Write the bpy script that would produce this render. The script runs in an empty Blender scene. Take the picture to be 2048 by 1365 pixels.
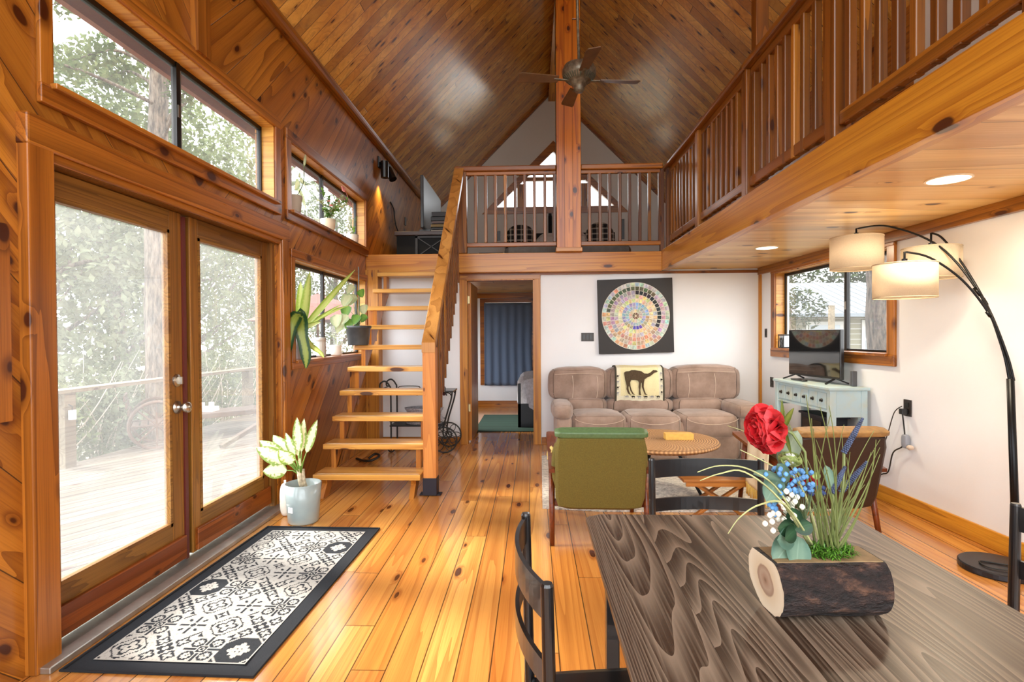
import bpy, math, random
from math import sin, cos, pi, radians, sqrt, atan2, floor
from mathutils import Vector, Matrix, noise as mn
S = bpy.context.scene
COL = S.collection
random.seed(7)

# ------------------------------------------------------------------ camera
F = 1085.0; CAMH = 1.30
_th, _ph, _ro = radians(2.27), radians(.68), .006
FW = Vector((-sin(_th)*cos(_ph), cos(_th)*cos(_ph), -sin(_ph)))
_r0 = Vector((cos(_th), sin(_th), 0)); _u0 = _r0.cross(FW)
RT = _r0*cos(_ro) - _u0*sin(_ro); UP = _u0*cos(_ro) + _r0*sin(_ro)
cam = bpy.data.objects.new('camera', bpy.data.cameras.new('camera'))
COL.objects.link(cam)
M = Matrix((RT, UP, -FW)).transposed().to_4x4(); M.translation = Vector((0, 0, CAMH))
cam.matrix_world = M
cam.data.sensor_width = 36; cam.data.lens = F*36/2048; cam.data.clip_start = .03; cam.data.clip_end = 200
S.camera = cam

def at(x, y, Y):
    "point of the room seen at image point (x, y) and depth Y along the house axis"
    d = FW + RT*(x-1024)/F - UP*(y-682.5)/F
    return Vector((0, 0, CAMH)) + d*(Y/d.y)

# ------------------------------------------------------------------ world, exposure
w = bpy.data.worlds.new('overcast_sky'); S.world = w; w.use_nodes = True
bg = w.node_tree.nodes['Background']; bg.inputs[0].default_value = (.93, .97, 1.0, 1); bg.inputs[1].default_value = 1.25
S.view_settings.view_transform = 'Standard'; S.view_settings.look = 'None'
S.view_settings.exposure = 2.65; S.view_settings.gamma = 1; S.view_settings.use_curve_mapping = False
S.cycles.use_denoising = True; S.cycles.use_adaptive_sampling = True; S.cycles.adaptive_threshold = .02
S.cycles.max_bounces = 7; S.cycles.diffuse_bounces = 5; S.cycles.glossy_bounces = 3
S.cycles.transmission_bounces = 4; S.cycles.transparent_max_bounces = 12
S.cycles.sample_clamp_indirect = 6; S.cycles.caustics_reflective = False; S.cycles.caustics_refractive = False

def light(name, kind, loc, energy, color=(1, 1, 1), size=.1, sy=None, rot=None, portal=False, spot=None):
    l = bpy.data.lights.new(name, kind); l.energy = energy; l.color = color
    if kind == 'AREA':
        l.size = size
        if sy: l.shape = 'RECTANGLE'; l.size_y = sy
        if portal: l.cycles.is_portal = True
    elif kind == 'SUN': l.angle = size
    else: l.shadow_soft_size = size
    if spot: l.spot_size = spot; l.spot_blend = .7
    o = bpy.data.objects.new(name, l); COL.objects.link(o); o.location = loc
    if rot: o.rotation_euler = rot
    return o
# daylight portals at the openings (they only guide the sky's own light)
light('door_daylight', 'AREA', (-2.15, 3.05, 1.0), 1, size=2.0, sy=1.95, rot=(0, -pi/2, 0), portal=True)
light('clerestory_daylight', 'AREA', (-2.15, 3.08, 2.6), 1, size=.6, sy=1.9, rot=(0, -pi/2, 0), portal=True)
light('upper_window_daylight', 'AREA', (-2.15, 5.25, 2.57), 1, size=.6, sy=1.9, rot=(0, -pi/2, 0), portal=True)
light('lower_window_daylight', 'AREA', (-2.15, 5.25, 1.5), 1, size=.9, sy=1.9, rot=(0, -pi/2, 0), portal=True)
light('near_end_daylight', 'AREA', (.4, -1.35, 2.4), 1, size=4.6, sy=4.6, rot=(pi/2, 0, 0), portal=True)  # portal at the unseen near end, left open for light
light('side_window_daylight', 'AREA', (2.95, 5.1, 1.55), 1, size=.9, sy=1.9, rot=(0, pi/2, 0), portal=True)
light('bedroom_daylight', 'AREA', (-2.15, 8.4, 1.25), 1, size=1.3, sy=1.6, rot=(0, -pi/2, 0), portal=True)  # portal at the unseen opening added to brighten the bedroom
light('gable_daylight', 'AREA', (.4, 10.7, 4.3), 1, size=2.2, sy=1.2, rot=(-pi/2, 0, 0), portal=True)
sun = light('hazy_sun', 'SUN', (0, 0, 20), 1.5, (1, .93, .82), radians(13))
sun.rotation_euler = Vector((1.0, -.22, -.82)).to_track_quat('-Z', 'Y').to_euler()

# ------------------------------------------------------------------ materials
def lin(h):
    h = h.lstrip('#'); c = [int(h[i:i+2], 16)/255 for i in (0, 2, 4)]
    return tuple(((x+.055)/1.055)**2.4 if x > .04045 else x/12.92 for x in c) + (1,)
class NT:
    def __init__(s, name):
        s.m = bpy.data.materials.new(name); s.m.use_nodes = True; s.t = s.m.node_tree
        s.t.nodes.clear(); s.out = s.t.nodes.new('ShaderNodeOutputMaterial')
    def n(s, typ, ins=None, **kw):
        nd = s.t.nodes.new('ShaderNode'+typ)
        for k, v in kw.items(): setattr(nd, k, v)
        for k, v in (ins or {}).items():
            if isinstance(v, bpy.types.NodeSocket): s.t.links.new(v, nd.inputs[k])
            else: nd.inputs[k].default_value = v
        return nd
    def math(s, op, a, b=0.0, c=None, clamp=False):
        nd = s.n('Math', {0: a, 1: b} if c is None else {0: a, 1: b, 2: c}, operation=op); nd.use_clamp = clamp
        return nd.outputs[0]
    def mix(s, f, a, b, mode='MIX'):
        nd = s.t.nodes.new('ShaderNodeMix'); nd.data_type = 'RGBA'; nd.blend_type = mode; nd.clamp_factor = True
        for i, v in ((0, f), (6, a), (7, b)):
            if isinstance(v, bpy.types.NodeSocket): s.t.links.new(v, nd.inputs[i])
            else: nd.inputs[i].default_value = v
        return nd.outputs[2]
    def mr(s, v, a, b, c=0.0, d=1.0, smooth=False):
        nd = s.n('MapRange', {0: v, 1: a, 2: b, 3: c, 4: d})
        if smooth: nd.interpolation_type = 'SMOOTHSTEP'
        return nd.outputs[0]
    def surf(s, sock): s.t.links.new(sock, s.out.inputs[0]); return s.m
    def pbsdf(s, col, rough=.5, **kw):
        ins = {'Base Color': col, 'Roughness': rough}; ins.update(kw)
        return s.n('BsdfPrincipled', ins)
    def bump(s, h, st=.2, d=.01):
        return s.n('Bump', {'Height': h, 'Strength': st, 'Distance': d}).outputs[0]

def plain(name, col, rough=.5, metal=0., noise=0., nscale=8., bump=0., bscale=60., coat=0., spec=.5, sub=0.):
    t = NT(name); c = lin(col) if isinstance(col, str) else col
    tc = t.n('TexCoord').outputs['Object']
    src = c
    if noise:
        nz = t.n('TexNoise', {'Vector': tc, 'Scale': nscale, 'Detail': 4}).outputs[0]
        f = t.mr(nz, .3, .7)
        dark = tuple(x*(1-noise) for x in c[:3])+(1,); lite = tuple(min(1, x*(1+noise*.6)) for x in c[:3])+(1,)
        src = t.mix(f, dark, lite)
    kw = {'Metallic': metal, 'Coat Weight': coat, 'Specular IOR Level': spec}
    if bump:
        kw['Normal'] = t.bump(t.n('TexNoise', {'Vector': tc, 'Scale': bscale, 'Detail': 3}).outputs[0], bump, .004)
    return t.surf(t.pbsdf(src, rough, **kw).outputs[0])

def wood(name, grain='Y', cross='X', plank=0, length=2.2, light='#d99a55', mid='#b9722f', dark='#8a4517', knot='#3a1408',
         knots=.5, kcell=(.30, .13), rough=.34, coat=.25, rings=9, gap='#1d0d05', gapw=.012, chevron=None, off=0., vary=.5,
         rscale=(.2, 6.), fiber=.42, blue=0., ringf=.9, tint=(1.05, .68), cr=.2):
    if coat < .55: coat *= .35
    t = NT(name); tc = t.n('TexCoord').outputs['Object']
    sep = t.n('SeparateXYZ', {0: tc}).outputs; ax = {'X': sep[0], 'Y': sep[1], 'Z': sep[2]}
    if chevron is not None:
        ay = t.math('ABSOLUTE', t.math('SUBTRACT', sep[1], chevron))
        u = t.math('MULTIPLY', t.math('ADD', sep[2], ay), .7071); v = t.math('MULTIPLY', t.math('SUBTRACT', sep[2], ay), .7071); wv = sep[0]
    else:
        u, v = ax[grain], ax[cross]; wv = ax[[a for a in 'XYZ' if a not in (grain, cross)][0]]
    rnd = t.n('ObjectInfo').outputs['Random']
    if plank:
        v1 = t.math('DIVIDE', t.math('SUBTRACT', v, off), plank); idv = t.math('FLOOR', v1); fv = t.math('FRACT', v1)
        h1 = t.n('TexWhiteNoise', {'W': idv}, noise_dimensions='1D').outputs[0]
        u1 = t.math('ADD', t.math('DIVIDE', u, length), t.math('MULTIPLY', h1, 7.3)); idu = t.math('FLOOR', u1); fu = t.math('FRACT', u1)
        seed = t.n('CombineXYZ', {0: idv, 1: idu, 2: 0.}).outputs[0]
        wn = t.n('TexWhiteNoise', {'Vector': seed}, noise_dimensions='3D')
    else:
        wn = t.n('TexWhiteNoise', {'W': t.math('MULTIPLY', rnd, 97.)}, noise_dimensions='1D')
    rc = t.n('SeparateColor', {0: wn.outputs['Color']}).outputs
    U = t.math('ADD', u, t.math('MULTIPLY', rc[0], 23.)); V = t.math('ADD', v, t.math('MULTIPLY', rc[1], 11.)); W = t.math('ADD', wv, t.math('MULTIPLY', rc[2], 5.))
    # knots
    kv = t.n('CombineXYZ', {0: t.math('DIVIDE', U, kcell[0]), 1: t.math('DIVIDE', V if plank else t.math('ADD', V, W), kcell[1]), 2: 0.}).outputs[0]
    wob = t.n('TexNoise', {'Vector': kv, 'Scale': 3., 'Detail': 2}).outputs[0]
    vo = t.n('TexVoronoi', {'Vector': kv, 'Scale': 1.0, 'Randomness': .95}, voronoi_dimensions='2D')
    d = t.math('ADD', vo.outputs['Distance'], t.mr(wob, 0, 1, -.05, .05))
    ksel = t.n('SeparateColor', {0: vo.outputs['Color']}).outputs
    kr = t.mr(ksel[0], 1-knots, 1.0, .035, .125)
    kmask = t.math('MULTIPLY', t.mr(t.math('SUBTRACT', d, kr), -.015, .015, 1., 0.), t.math('GREATER_THAN', ksel[0], 1-knots))
    halo = t.math('MULTIPLY', t.mr(t.math('SUBTRACT', d, kr), 0., .16, 1., 0., True), t.math('GREATER_THAN', ksel[0], 1-knots))
    # growth rings
    gvec = t.n('CombineXYZ', {0: t.math('MULTIPLY', U, rscale[0]), 1: t.math('MULTIPLY', V, rscale[1]), 2: t.math('MULTIPLY', W, rscale[1])}).outputs[0]
    g = t.n('TexNoise', {'Vector': gvec, 'Scale': 1., 'Detail': 2.5, 'Roughness': .35}).outputs[0]
    g2 = t.math('ADD', g, t.math('MULTIPLY', halo, .07))
    ring = t.math('FRACT', t.math('MULTIPLY', g2, float(rings)))
    ring = t.math('POWER', ring, 2.2)
    fvec = t.n('CombineXYZ', {0: t.math('MULTIPLY', U, 3.), 1: t.math('MULTIPLY', V, 170.), 2: t.math('MULTIPLY', W, 170.)}).outputs[0]
    fib = t.n('TexNoise', {'Vector': fvec, 'Scale': 1., 'Detail': 2}).outputs[0]
    big = t.n('TexNoise', {'Vector': gvec, 'Scale': .7, 'Detail': 1}).outputs[0]
    L, Mi, D = [(c_[0], min(1, c_[1]*tint[0]), c_[2]*tint[1], 1) for c_ in (lin(light), lin(mid), lin(dark))]
    base = t.mix(t.mr(big, .35, .65), L, Mi)
    base = t.mix(t.math('MULTIPLY', rc[2], vary), base, Mi)
    base = t.mix(t.math('MULTIPLY', t.math('GREATER_THAN', rc[0], .72), vary*.55), base, D)
    base = t.mix(t.math('MULTIPLY', ring, ringf*.8), base, D)
    base = t.mix(t.math('MULTIPLY', t.mr(fib, .45, .75), fiber), base, D)
    if blue:
        bn = t.n('TexNoise', {'Vector': gvec, 'Scale': 1.9, 'Detail': 3}).outputs[0]
        base = t.mix(t.math('MULTIPLY', t.mr(bn, .55, .75), blue), base, lin('#5c4a42'))
    base = t.mix(t.math('MULTIPLY', halo, .55), base, D)
    base = t.mix(t.math('MULTIPLY', kmask, .92), base, lin(knot))
    h = t.math('MULTIPLY', ring, .15)
    if plank:
        e = t.math('MINIMUM', fv, t.math('SUBTRACT', 1., fv)); gw = gapw
        gm = t.mr(e, gw*.6, gw*1.4, 1., 0.)
        eu = t.math('MINIMUM', fu, t.math('SUBTRACT', 1., fu)); gm = t.math('MAXIMUM', gm, t.mr(eu, .0004, .0012, 1., 0.))
        base = t.mix(t.math('MULTIPLY', gm, .85), base, lin(gap)); h = t.math('SUBTRACT', h, t.math('MULTIPLY', gm, 2.5))
    nrm = t.bump(h, .35, .0025)
    p = t.pbsdf(base, t.mr(fib, 0, 1, rough*.8, rough*1.25), **{'Coat Weight': coat, 'Coat Roughness': cr, 'Normal': nrm, 'Specular IOR Level': .35})
    return t.surf(p.outputs[0])

def attr_mat(name, rough=.8, noise=0., nscale=200., bump=0., trans=0., spec=.3, coat=0.):
    t = NT(name); c = t.n('Attribute', attribute_name='Col').outputs['Color']
    tc = t.n('TexCoord').outputs['Object']
    if noise:
        nz = t.n('TexNoise', {'Vector': tc, 'Scale': nscale, 'Detail': 3}).outputs[0]
        c = t.mix(1., c, t.n('CombineColor', {0: t.mr(nz, .3, .7, 1-noise, 1.), 1: t.mr(nz, .3, .7, 1-noise, 1.), 2: t.mr(nz, .3, .7, 1-noise, 1.)}).outputs[0], 'MULTIPLY')
    kw = {'Specular IOR Level': spec, 'Coat Weight': coat}
    if bump: kw['Normal'] = t.bump(t.n('TexNoise', {'Vector': tc, 'Scale': nscale, 'Detail': 2}).outputs[0], bump, .004)
    p = t.pbsdf(c, rough, **kw)
    if trans:
        tr = t.n('BsdfTranslucent', {'Color': c}).outputs[0]
        return t.surf(t.n('MixShader', {0: trans, 1: p.outputs[0], 2: tr}).outputs[0])
    return t.surf(p.outputs[0])

def leaf_mat(name, edge, center, vein, mottle=0., w0=.35, w1=.75):
    "Col attribute: r = along, g = |across|"
    t = NT(name); a = t.n('Attribute', attribute_name='Col').outputs['Color']; s = t.n('SeparateColor', {0: a}).outputs
    tc = t.n('TexCoord').outputs['Object']
    nz = t.n('TexNoise', {'Vector': tc, 'Scale': 55., 'Detail': 3}).outputs[0]
    g = t.math('ADD', s[1], t.mr(nz, .3, .7, -mottle, mottle))
    c = t.mix(t.mr(g, w0, w1), lin(center), lin(edge)); c = t.mix(t.mr(s[1], .0, .07, .8, 0.), c, lin(vein))
    p = t.pbsdf(c, .38, **{'Specular IOR Level': .5}).outputs[0]
    tr = t.n('BsdfTranslucent', {'Color': c}).outputs[0]
    return t.surf(t.n('MixShader', {0: .35, 1: p, 2: tr}).outputs[0])

def emis(name, col, st):
    t = NT(name); return t.surf(t.n('Emission', {'Color': lin(col), 'Strength': st}).outputs[0])

def glass(name, haze=0., hcol='#ffffff', refl=1.0):
    t = NT(name)
    fr = t.math('MULTIPLY', t.n('Fresnel', {'IOR': 1.45}).outputs[0], t.math('SUBTRACT', 1., t.n('NewGeometry').outputs['Backfacing']))
    a = t.n('MixShader', {0: t.math('MULTIPLY', fr, refl), 1: t.n('BsdfTransparent').outputs[0], 2: t.n('BsdfGlossy', {'Roughness': .02}).outputs[0]}).outputs[0]
    if haze:
        tr = t.n('BsdfTranslucent', {'Color': lin(hcol)}).outputs[0]
        nz = t.n('TexNoise', {'Vector': t.n('TexCoord').outputs['Object'], 'Scale': 1.6, 'Detail': 3}).outputs[0]
        a = t.n('MixShader', {0: t.mr(nz, .3, .7, haze*.7, haze*1.3), 1: a, 2: tr}).outputs[0]
    return t.surf(a)

WD = {}
PINE = dict(light='#dfa45e', mid='#bd7634', dark='#8c4717', knot='#35120a')
WD['floor'] = wood('pine_floor_planks', 'Y', 'X', .1355, 2.4, '#e2a35c', '#c37c3c', '#86421b', knots=.13, kcell=(.42, .14), rough=.22, coat=.55, rings=10, off=-.174, gapw=.018, vary=.6, tint=(1.08, .95), cr=.12, ringf=.6, fiber=.3)
WD['ceil'] = wood('ceiling_pine_boards', 'Z', 'Y', .125, 2.6, '#ffcf80', '#dc9c4e', '#8e5626', ringf=.4, fiber=.25, knots=.62, kcell=(.24, .12), rough=.32, coat=.7, rings=8, gapw=.025, vary=.95, blue=.4, tint=(1.02, .72), cr=.2)
WD['wall'] = wood('diagonal_pine_boards', chevron=3.11, plank=.27, length=6, light='#cf8a42', mid='#ad682a', dark='#6a3212', knots=.6, kcell=(.36, .19), rough=.3, coat=.35, rings=9, gapw=.008, vary=.6, blue=.2, rscale=(.35, 3.6))
WD['soffit'] = wood('loft_underside_boards', 'X', 'Y', tint=(1.03, .9), length=6, plank=.29, light='#f0cf98', mid='#e0b170', dark='#b87d3c', knots=.3, kcell=(.4, .22), rough=.32, coat=.35, rings=6, gapw=.006, vary=.4, blue=.3, rscale=(.2, 3.))
WD['beamY'] = wood('beam_pine_y', 'Y', 'Z', light='#e0a145', mid='#cc872c', dark='#97541a', knots=.45, kcell=(.55, .22), rough=.3, coat=.4, rings=12)
WD['beamX'] = wood('beam_pine_x', 'X', 'Z', light='#dc9a48', mid='#c67c30', dark='#944d18', knots=.3, kcell=(.45, .15), rough=.3, coat=.4, rings=10)
WD['post'] = wood('post_pine_z', 'Z', 'X', .093, 9, '#dd8b2f', '#c56d1e', '#85380f', knots=.75, kcell=(.30, .19), rough=.3, coat=.4, rings=8, gapw=.02, off=.27)
WD['trimY'] = wood('trim_pine_y', 'Y', 'Z', light='#bd7636', mid='#9c5722', dark='#5a2a0c', knots=.65, kcell=(.36, .20), rough=.3, coat=.4, rings=9)
WD['trimZ'] = wood('trim_pine_z', 'Z', 'Y', light='#bd7636', mid='#9c5722', dark='#5a2a0c', knots=.65, kcell=(.36, .20), rough=.3, coat=.4, rings=9)
WD['trimX'] = wood('trim_pine_x', 'X', 'Z', light='#cf8f45', mid='#b26e2a', dark='#7c3f14', knots=.25, kcell=(.5, .1), rough=.3, coat=.4, rings=9)
WD['trimZX'] = wood('door_trim_pine', 'Z', 'X', light='#cf8f45', mid='#b8742e', dark='#854716', knots=.15, kcell=(.5, .1), rough=.35, coat=.3, rings=9)
WD['doorZ'] = wood('weathered_door_z', 'Z', 'Y', light='#a06a34', mid='#7d4c20', dark='#54300f', knots=.0, rough=.45, coat=.1, rings=14, rscale=(.3, 9))
WD['doorY'] = wood('weathered_door_y', 'Y', 'Z', light='#a0703c', mid='#7e5026', dark='#543112', knots=.1, rough=.45, coat=.1, rings=14, rscale=(.3, 9))
WD['kick'] = wood('kickboard_red_pine', 'Y', 'Z', light='#a3582b', mid='#86401b', dark='#57230c', knots=.5, kcell=(.22, .1), rough=.3, coat=.4)
WD['rail'] = wood('railing_wood', 'Z', 'X', light='#b57430', mid='#80481c', dark='#4a230c', vary=1., knots=.25, kcell=(.3, .1), rough=.32, coat=.35, rings=7)
WD['railX'] = wood('railing_rail_x', 'X', 'Z', light='#bd7431', mid='#97531f', dark='#5c2b0e', knots=.3, kcell=(.4, .1), rough=.3, coat=.4)
WD['railY'] = wood('railing_rail_y', 'Y', 'Z', light='#b06f2e', mid='#8a4e1e', dark='#54290d', knots=.3, kcell=(.4, .1), rough=.3, coat=.4)
WD['tread'] = wood('stair_tread_pine', 'X', 'Y', tint=(1.02, .85), light='#e6b46c', mid='#d29a4e', dark='#a9682a', knots=.2, kcell=(.5, .15), rough=.3, coat=.4, rings=10)
WD['string'] = wood('stringer_pine', 'Z', 'Y', light='#c9853f', mid='#ad6729', dark='#7d4216', knots=.3, kcell=(.35, .15), rough=.35, coat=.3)
WD['newel'] = wood('newel_pine', 'Z', 'X', tint=(1.02, .9), light='#e0a361', mid='#cf8845', dark='#a86029', knots=.25, kcell=(.3, .12), rough=.35, coat=.3, rings=12)
WD['hand'] = wood('handrail_pine', 'Z', 'X', tint=(1.0, .85), light='#d0985a', mid='#b87e42', dark='#8e5a2c', knots=.4, kcell=(.35, .1), rough=.32, coat=.35, rings=5)
WD['table'] = wood('cerused_dark_oak', 'Y', 'X', .205, 9, '#3b291d', '#302117', '#8b7a69', knots=0., rough=.42, coat=.05, rings=70, gapw=.0015, vary=.1, rscale=(.24, 3.3), fiber=.5, ringf=1., tint=(1., 1.), off=.157)
WD['walnut'] = wood('walnut_red_wood', 'Y', 'X', light='#7c3a1e', mid='#642a14', dark='#3f170a', knots=0., rough=.3, coat=.4, rings=10)
WD['stool'] = wood('stool_slat_wood', 'X', 'Y', .05, 9, '#b07038', '#96592a', '#6c3a18', knots=0., rough=.4, gapw=.03)
WD['deck'] = wood('weathered_deck_boards', 'X', 'Y', .14, 5, '#766c5f', '#625950', '#3a322b', tint=(1., 1.), knots=.15, kcell=(.4, .15), rough=.7, coat=0., rings=8, gapw=.045, gap='#0d0a08')
WD['deck'].node_tree.nodes['Principled BSDF'].inputs['Specular IOR Level'].default_value = .08
WD['deckwood'] = wood('weathered_rail_wood', 'Y', 'Z', tint=(1., 1.), light='#8b7e68', mid='#746853', dark='#4c4234', knots=.15, rough=.7, coat=0.)
WD['bambx'] = plain('yellow_box_wood', '#d9a94a', .5, noise=.2, nscale=20)
WHITE = plain('white_wall_paint', '#e5e7ea', .75, noise=.03, nscale=2, bump=.08, bscale=90)
LOFTWHITE = plain('gable_wall_paint', '#cfc9c0', .8, noise=.03, nscale=2)
BLACK = plain('black_paint', '#0d0d10', .32, coat=.3)
BLACKM = plain('black_metal', '#121214', .35, metal=.6)
IRON = plain('wrought_iron', '#100f0f', .5, noise=.3, nscale=40)
STEEL = plain('satin_nickel', '#b5aea4', .3, metal=1.)
ALUM = plain('threshold_aluminium', '#b9b7b0', .4, metal=.85, noise=.2, nscale=12)
BRONZE = plain('aged_bronze', '#7d7566', .45, metal=.5, noise=.5, nscale=30, bump=.3)
FRAME = plain('dark_aluminium_frame', '#1c1a19', .35, metal=.5)
FRAMEG = plain('grey_slider_frame', '#8c8f90', .4, metal=.6)
PLASTIC = plain('dark_brown_plate', '#2a211b', .4)
GLASS = glass('window_glass', .02)
GLASSD = glass('hazy_door_glass', .05)  # white haze mixed into the glass to wash out the view
SCREENM = plain('tv_screen_glass', '#07080a', .06, coat=1., spec=.8)
COLM = attr_mat('coloured_surface', .7)
FABRICC = attr_mat('woven_pattern', .9, noise=.25, nscale=350, bump=.3)

# ------------------------------------------------------------------ mesh builder
RM = {}
XF = [None]
class MB:
    def __init__(s): s.v = []; s.f = []; s.mi = []; s.cols = []; s.m = 0; s.c = None
    def face(s, idx, col=None):
        s.f.append(tuple(idx)); s.mi.append(s.m); s.cols.append(col if col is not None else s.c)
    def poly(s, pts, col=None):
        b = len(s.v); s.v += [tuple(p) for p in pts]; s.face(range(b, b+len(pts)), col)
    def box(s, x0, x1, y0, y1, z0, z1):
        b = len(s.v)
        s.v += [(x, y, z) for z in (z0, z1) for y in (y0, y1) for x in (x0, x1)]
        for q in ((0, 2, 3, 1), (4, 5, 7, 6), (0, 1, 5, 4), (2, 6, 7, 3), (0, 4, 6, 2), (1, 3, 7, 5)): s.face([b+i for i in q])
        return s
    def xbox(s, M, sx, sy, sz):
        b = len(s.v)
        s.v += [tuple(M @ Vector((x*sx/2, y*sy/2, z*sz/2))) for z in (-1, 1) for y in (-1, 1) for x in (-1, 1)]
        for q in ((0, 2, 3, 1), (4, 5, 7, 6), (0, 1, 5, 4), (2, 6, 7, 3), (0, 4, 6, 2), (1, 3, 7, 5)): s.face([b+i for i in q])
        return s
    def bar(s, p, q, w, h, up=(0, 0, 1)):
        "rectangular bar from p to q, w sideways, h along up"
        p, q = Vector(p), Vector(q); d = (q-p); L = d.length; d.normalize(); u = Vector(up); sd = d.cross(u)
        if sd.length < 1e-4: sd = Vector((1, 0, 0))
        sd.normalize(); u = sd.cross(d)
        M = Matrix((sd, d, u)).transposed().to_4x4(); M.translation = (p+q)/2
        return s.xbox(M, w, L, h)
    def prism(s, pts, axis, a, b):
        "extrude 2-D polygon along axis from a to b; 2-D coords are the other two axes in order"
        n = len(pts); k = len(s.v)
        def mk(p, t):
            l = list(p); l.insert('xyz'.index(axis), t); return tuple(l)
        s.v += [mk(p, a) for p in pts]+[mk(p, b) for p in pts]
        s.face([k+i for i in range(n)][::-1]); s.face([k+n+i for i in range(n)])
        for i in range(n): s.face([k+i, k+(i+1) % n, k+n+(i+1) % n, k+n+i])
        return s
    def tube(s, pts, r, n=8, caps=True, closed=False):
        pts = [Vector(p) for p in pts]; m = len(pts); k = len(s.v)
        rr = r if isinstance(r, (list, tuple)) else [r]*m
        nrm = None
        for i, p in enumerate(pts):
            a = pts[(i-1) % m] if (i or closed) else p; c = pts[(i+1) % m] if (i < m-1 or closed) else p
            t = (c-a); t.normalize() if t.length > 1e-9 else None
            if nrm is None:
                nrm = t.orthogonal().normalized()
            else:
                nrm = (nrm - t*nrm.dot(t)); nrm = nrm.normalized() if nrm.length > 1e-6 else t.orthogonal().normalized()
            b = t.cross(nrm)
            s.v += [tuple(p + (nrm*cos(2*pi*j/n)+b*sin(2*pi*j/n))*rr[i]) for j in range(n)]
        for i in range(m if closed else m-1):
            o, q = k+i*n, k+((i+1) % m)*n
            for j in range(n): s.face([o+j, o+(j+1) % n, q+(j+1) % n, q+j])
        if caps and not closed:
            s.face([k+j for j in range(n)][::-1]); s.face([k+(m-1)*n+j for j in range(n)])
        return s
    def cyl(s, p, q, r, r2=None, n=20): return s.tube([p, q], [r, r if r2 is None else r2], n)
    def lathe(s, prof, c=(0, 0, 0), n=28, M=None, cap=True):
        "profile [(r,z)...] about vertical axis through c"
        k = len(s.v); M = M or Matrix.Translation(Vector(c))
        for r, z in prof: s.v += [tuple(M @ Vector((r*cos(2*pi*j/n), r*sin(2*pi*j/n), z))) for j in range(n)]
        for i in range(len(prof)-1):
            o, q = k+i*n, k+(i+1)*n
            for j in range(n): s.face([o+j, o+(j+1) % n, q+(j+1) % n, q+j])
        if cap:
            if prof[0][0] > 1e-4: s.face([k+j for j in range(n)][::-1])
            if prof[-1][0] > 1e-4: s.face([k+(len(prof)-1)*n+j for j in range(n)])
        return s
    def ball(s, c, r, n=10, sc=(1, 1, 1)):
        M = Matrix.Translation(Vector(c)) @ Matrix.Diagonal((sc[0], sc[1], sc[2], 1))
        h = max(4, n//2+1)
        return s.lathe([(max(1e-5, r*sin(pi*i/h)), -r*cos(pi*i/h)) for i in range(h+1)], n=n, M=M, cap=False)
    def cushion(s, x0, x1, y0, y1, z0, z1, e=5., n=8, puff=0., M=None, wr=0.):
        c = Vector(((x0+x1)/2, (y0+y1)/2, (z0+z1)/2)); h = Vector(((x1-x0)/2, (y1-y0)/2, (z1-z0)/2))
        for a in range(3):
            for sg in (-1, 1):
                k = len(s.v)
                for i in range(n+1):
                    for j in range(n+1):
                        p = [0, 0, 0]; p[a] = sg; p[(a+1) % 3] = math.tan((2*i/n-1)*pi/4); p[(a+2) % 3] = math.tan((2*j/n-1)*pi/4)
                        l = sum(abs(q)**e for q in p)**(1/e); p = Vector(p)/l
                        pf = 1+puff*(1-abs(p[(a+1) % 3])**2)*(1-abs(p[(a+2) % 3])**2)
                        p[a] *= pf
                        q = Vector((c[0]+p[0]*h[0], c[1]+p[1]*h[1], c[2]+p[2]*h[2]))
                        if wr: q += mn.noise_vector(q*6)*wr
                        s.v.append(tuple(M @ q if M else q))
                for i in range(n):
                    for j in range(n):
                        f = [k+i*(n+1)+j, k+(i+1)*(n+1)+j, k+(i+1)*(n+1)+j+1, k+i*(n+1)+j+1]
                        s.face(f if sg > 0 else f[::-1])
        return s
    def grid(s, fn, nu, nv, colfn=None):
        k = len(s.v)
        for i in range(nu+1):
            for j in range(nv+1): s.v.append(tuple(fn(i/nu, j/nv)))
        for i in range(nu):
            for j in range(nv):
                s.face([k+i*(nv+1)+j, k+(i+1)*(nv+1)+j, k+(i+1)*(nv+1)+j+1, k+i*(nv+1)+j+1], colfn((i+.5)/nu, (j+.5)/nv) if colfn else None)
        return s
    def leaf(s, base, d, L, W, droop=.3, up=(0, 0, 1), n=8, fold=.25, tip=.6, twist=0., shape=None):
        "blade: Col r = along, g = |across|"
        base = Vector(base); d = Vector(d).normalized(); u = Vector(up)
        sd = d.cross(u); sd = sd.normalized() if sd.length > 1e-3 else d.orthogonal().normalized()
        k = len(s.v); p = base.copy(); cur = d.copy()
        for i in range(n+1):
            t = i/n
            if shape: wd = shape(t)*W/2
            else: wd = W/2*(max(0, sin(pi*(t**tip)*.98+.02)))**.8
            nn = sd.cross(cur).normalized(); q = Matrix.Rotation(twist*t, 3, cur) @ sd
            s.v += [tuple(p+q*wd+nn*fold*wd), tuple(p), tuple(p-q*wd+nn*fold*wd)]
            cur = (cur + Vector((0, 0, -1))*droop/n*2).normalized(); p = p+cur*(L/n)
        for i in range(n):
            o = k+i*3; t0, t1 = i/n, (i+1)/n
            s.face([o, o+1, o+4, o+3], [(t0, 1, 0), (t0, 0, 0), (t1, 0, 0), (t1, 1, 0)])
            s.face([o+1, o+2, o+5, o+4], [(t0, 0, 0), (t0, 1, 0), (t1, 1, 0), (t1, 0, 0)])
        return s
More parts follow.
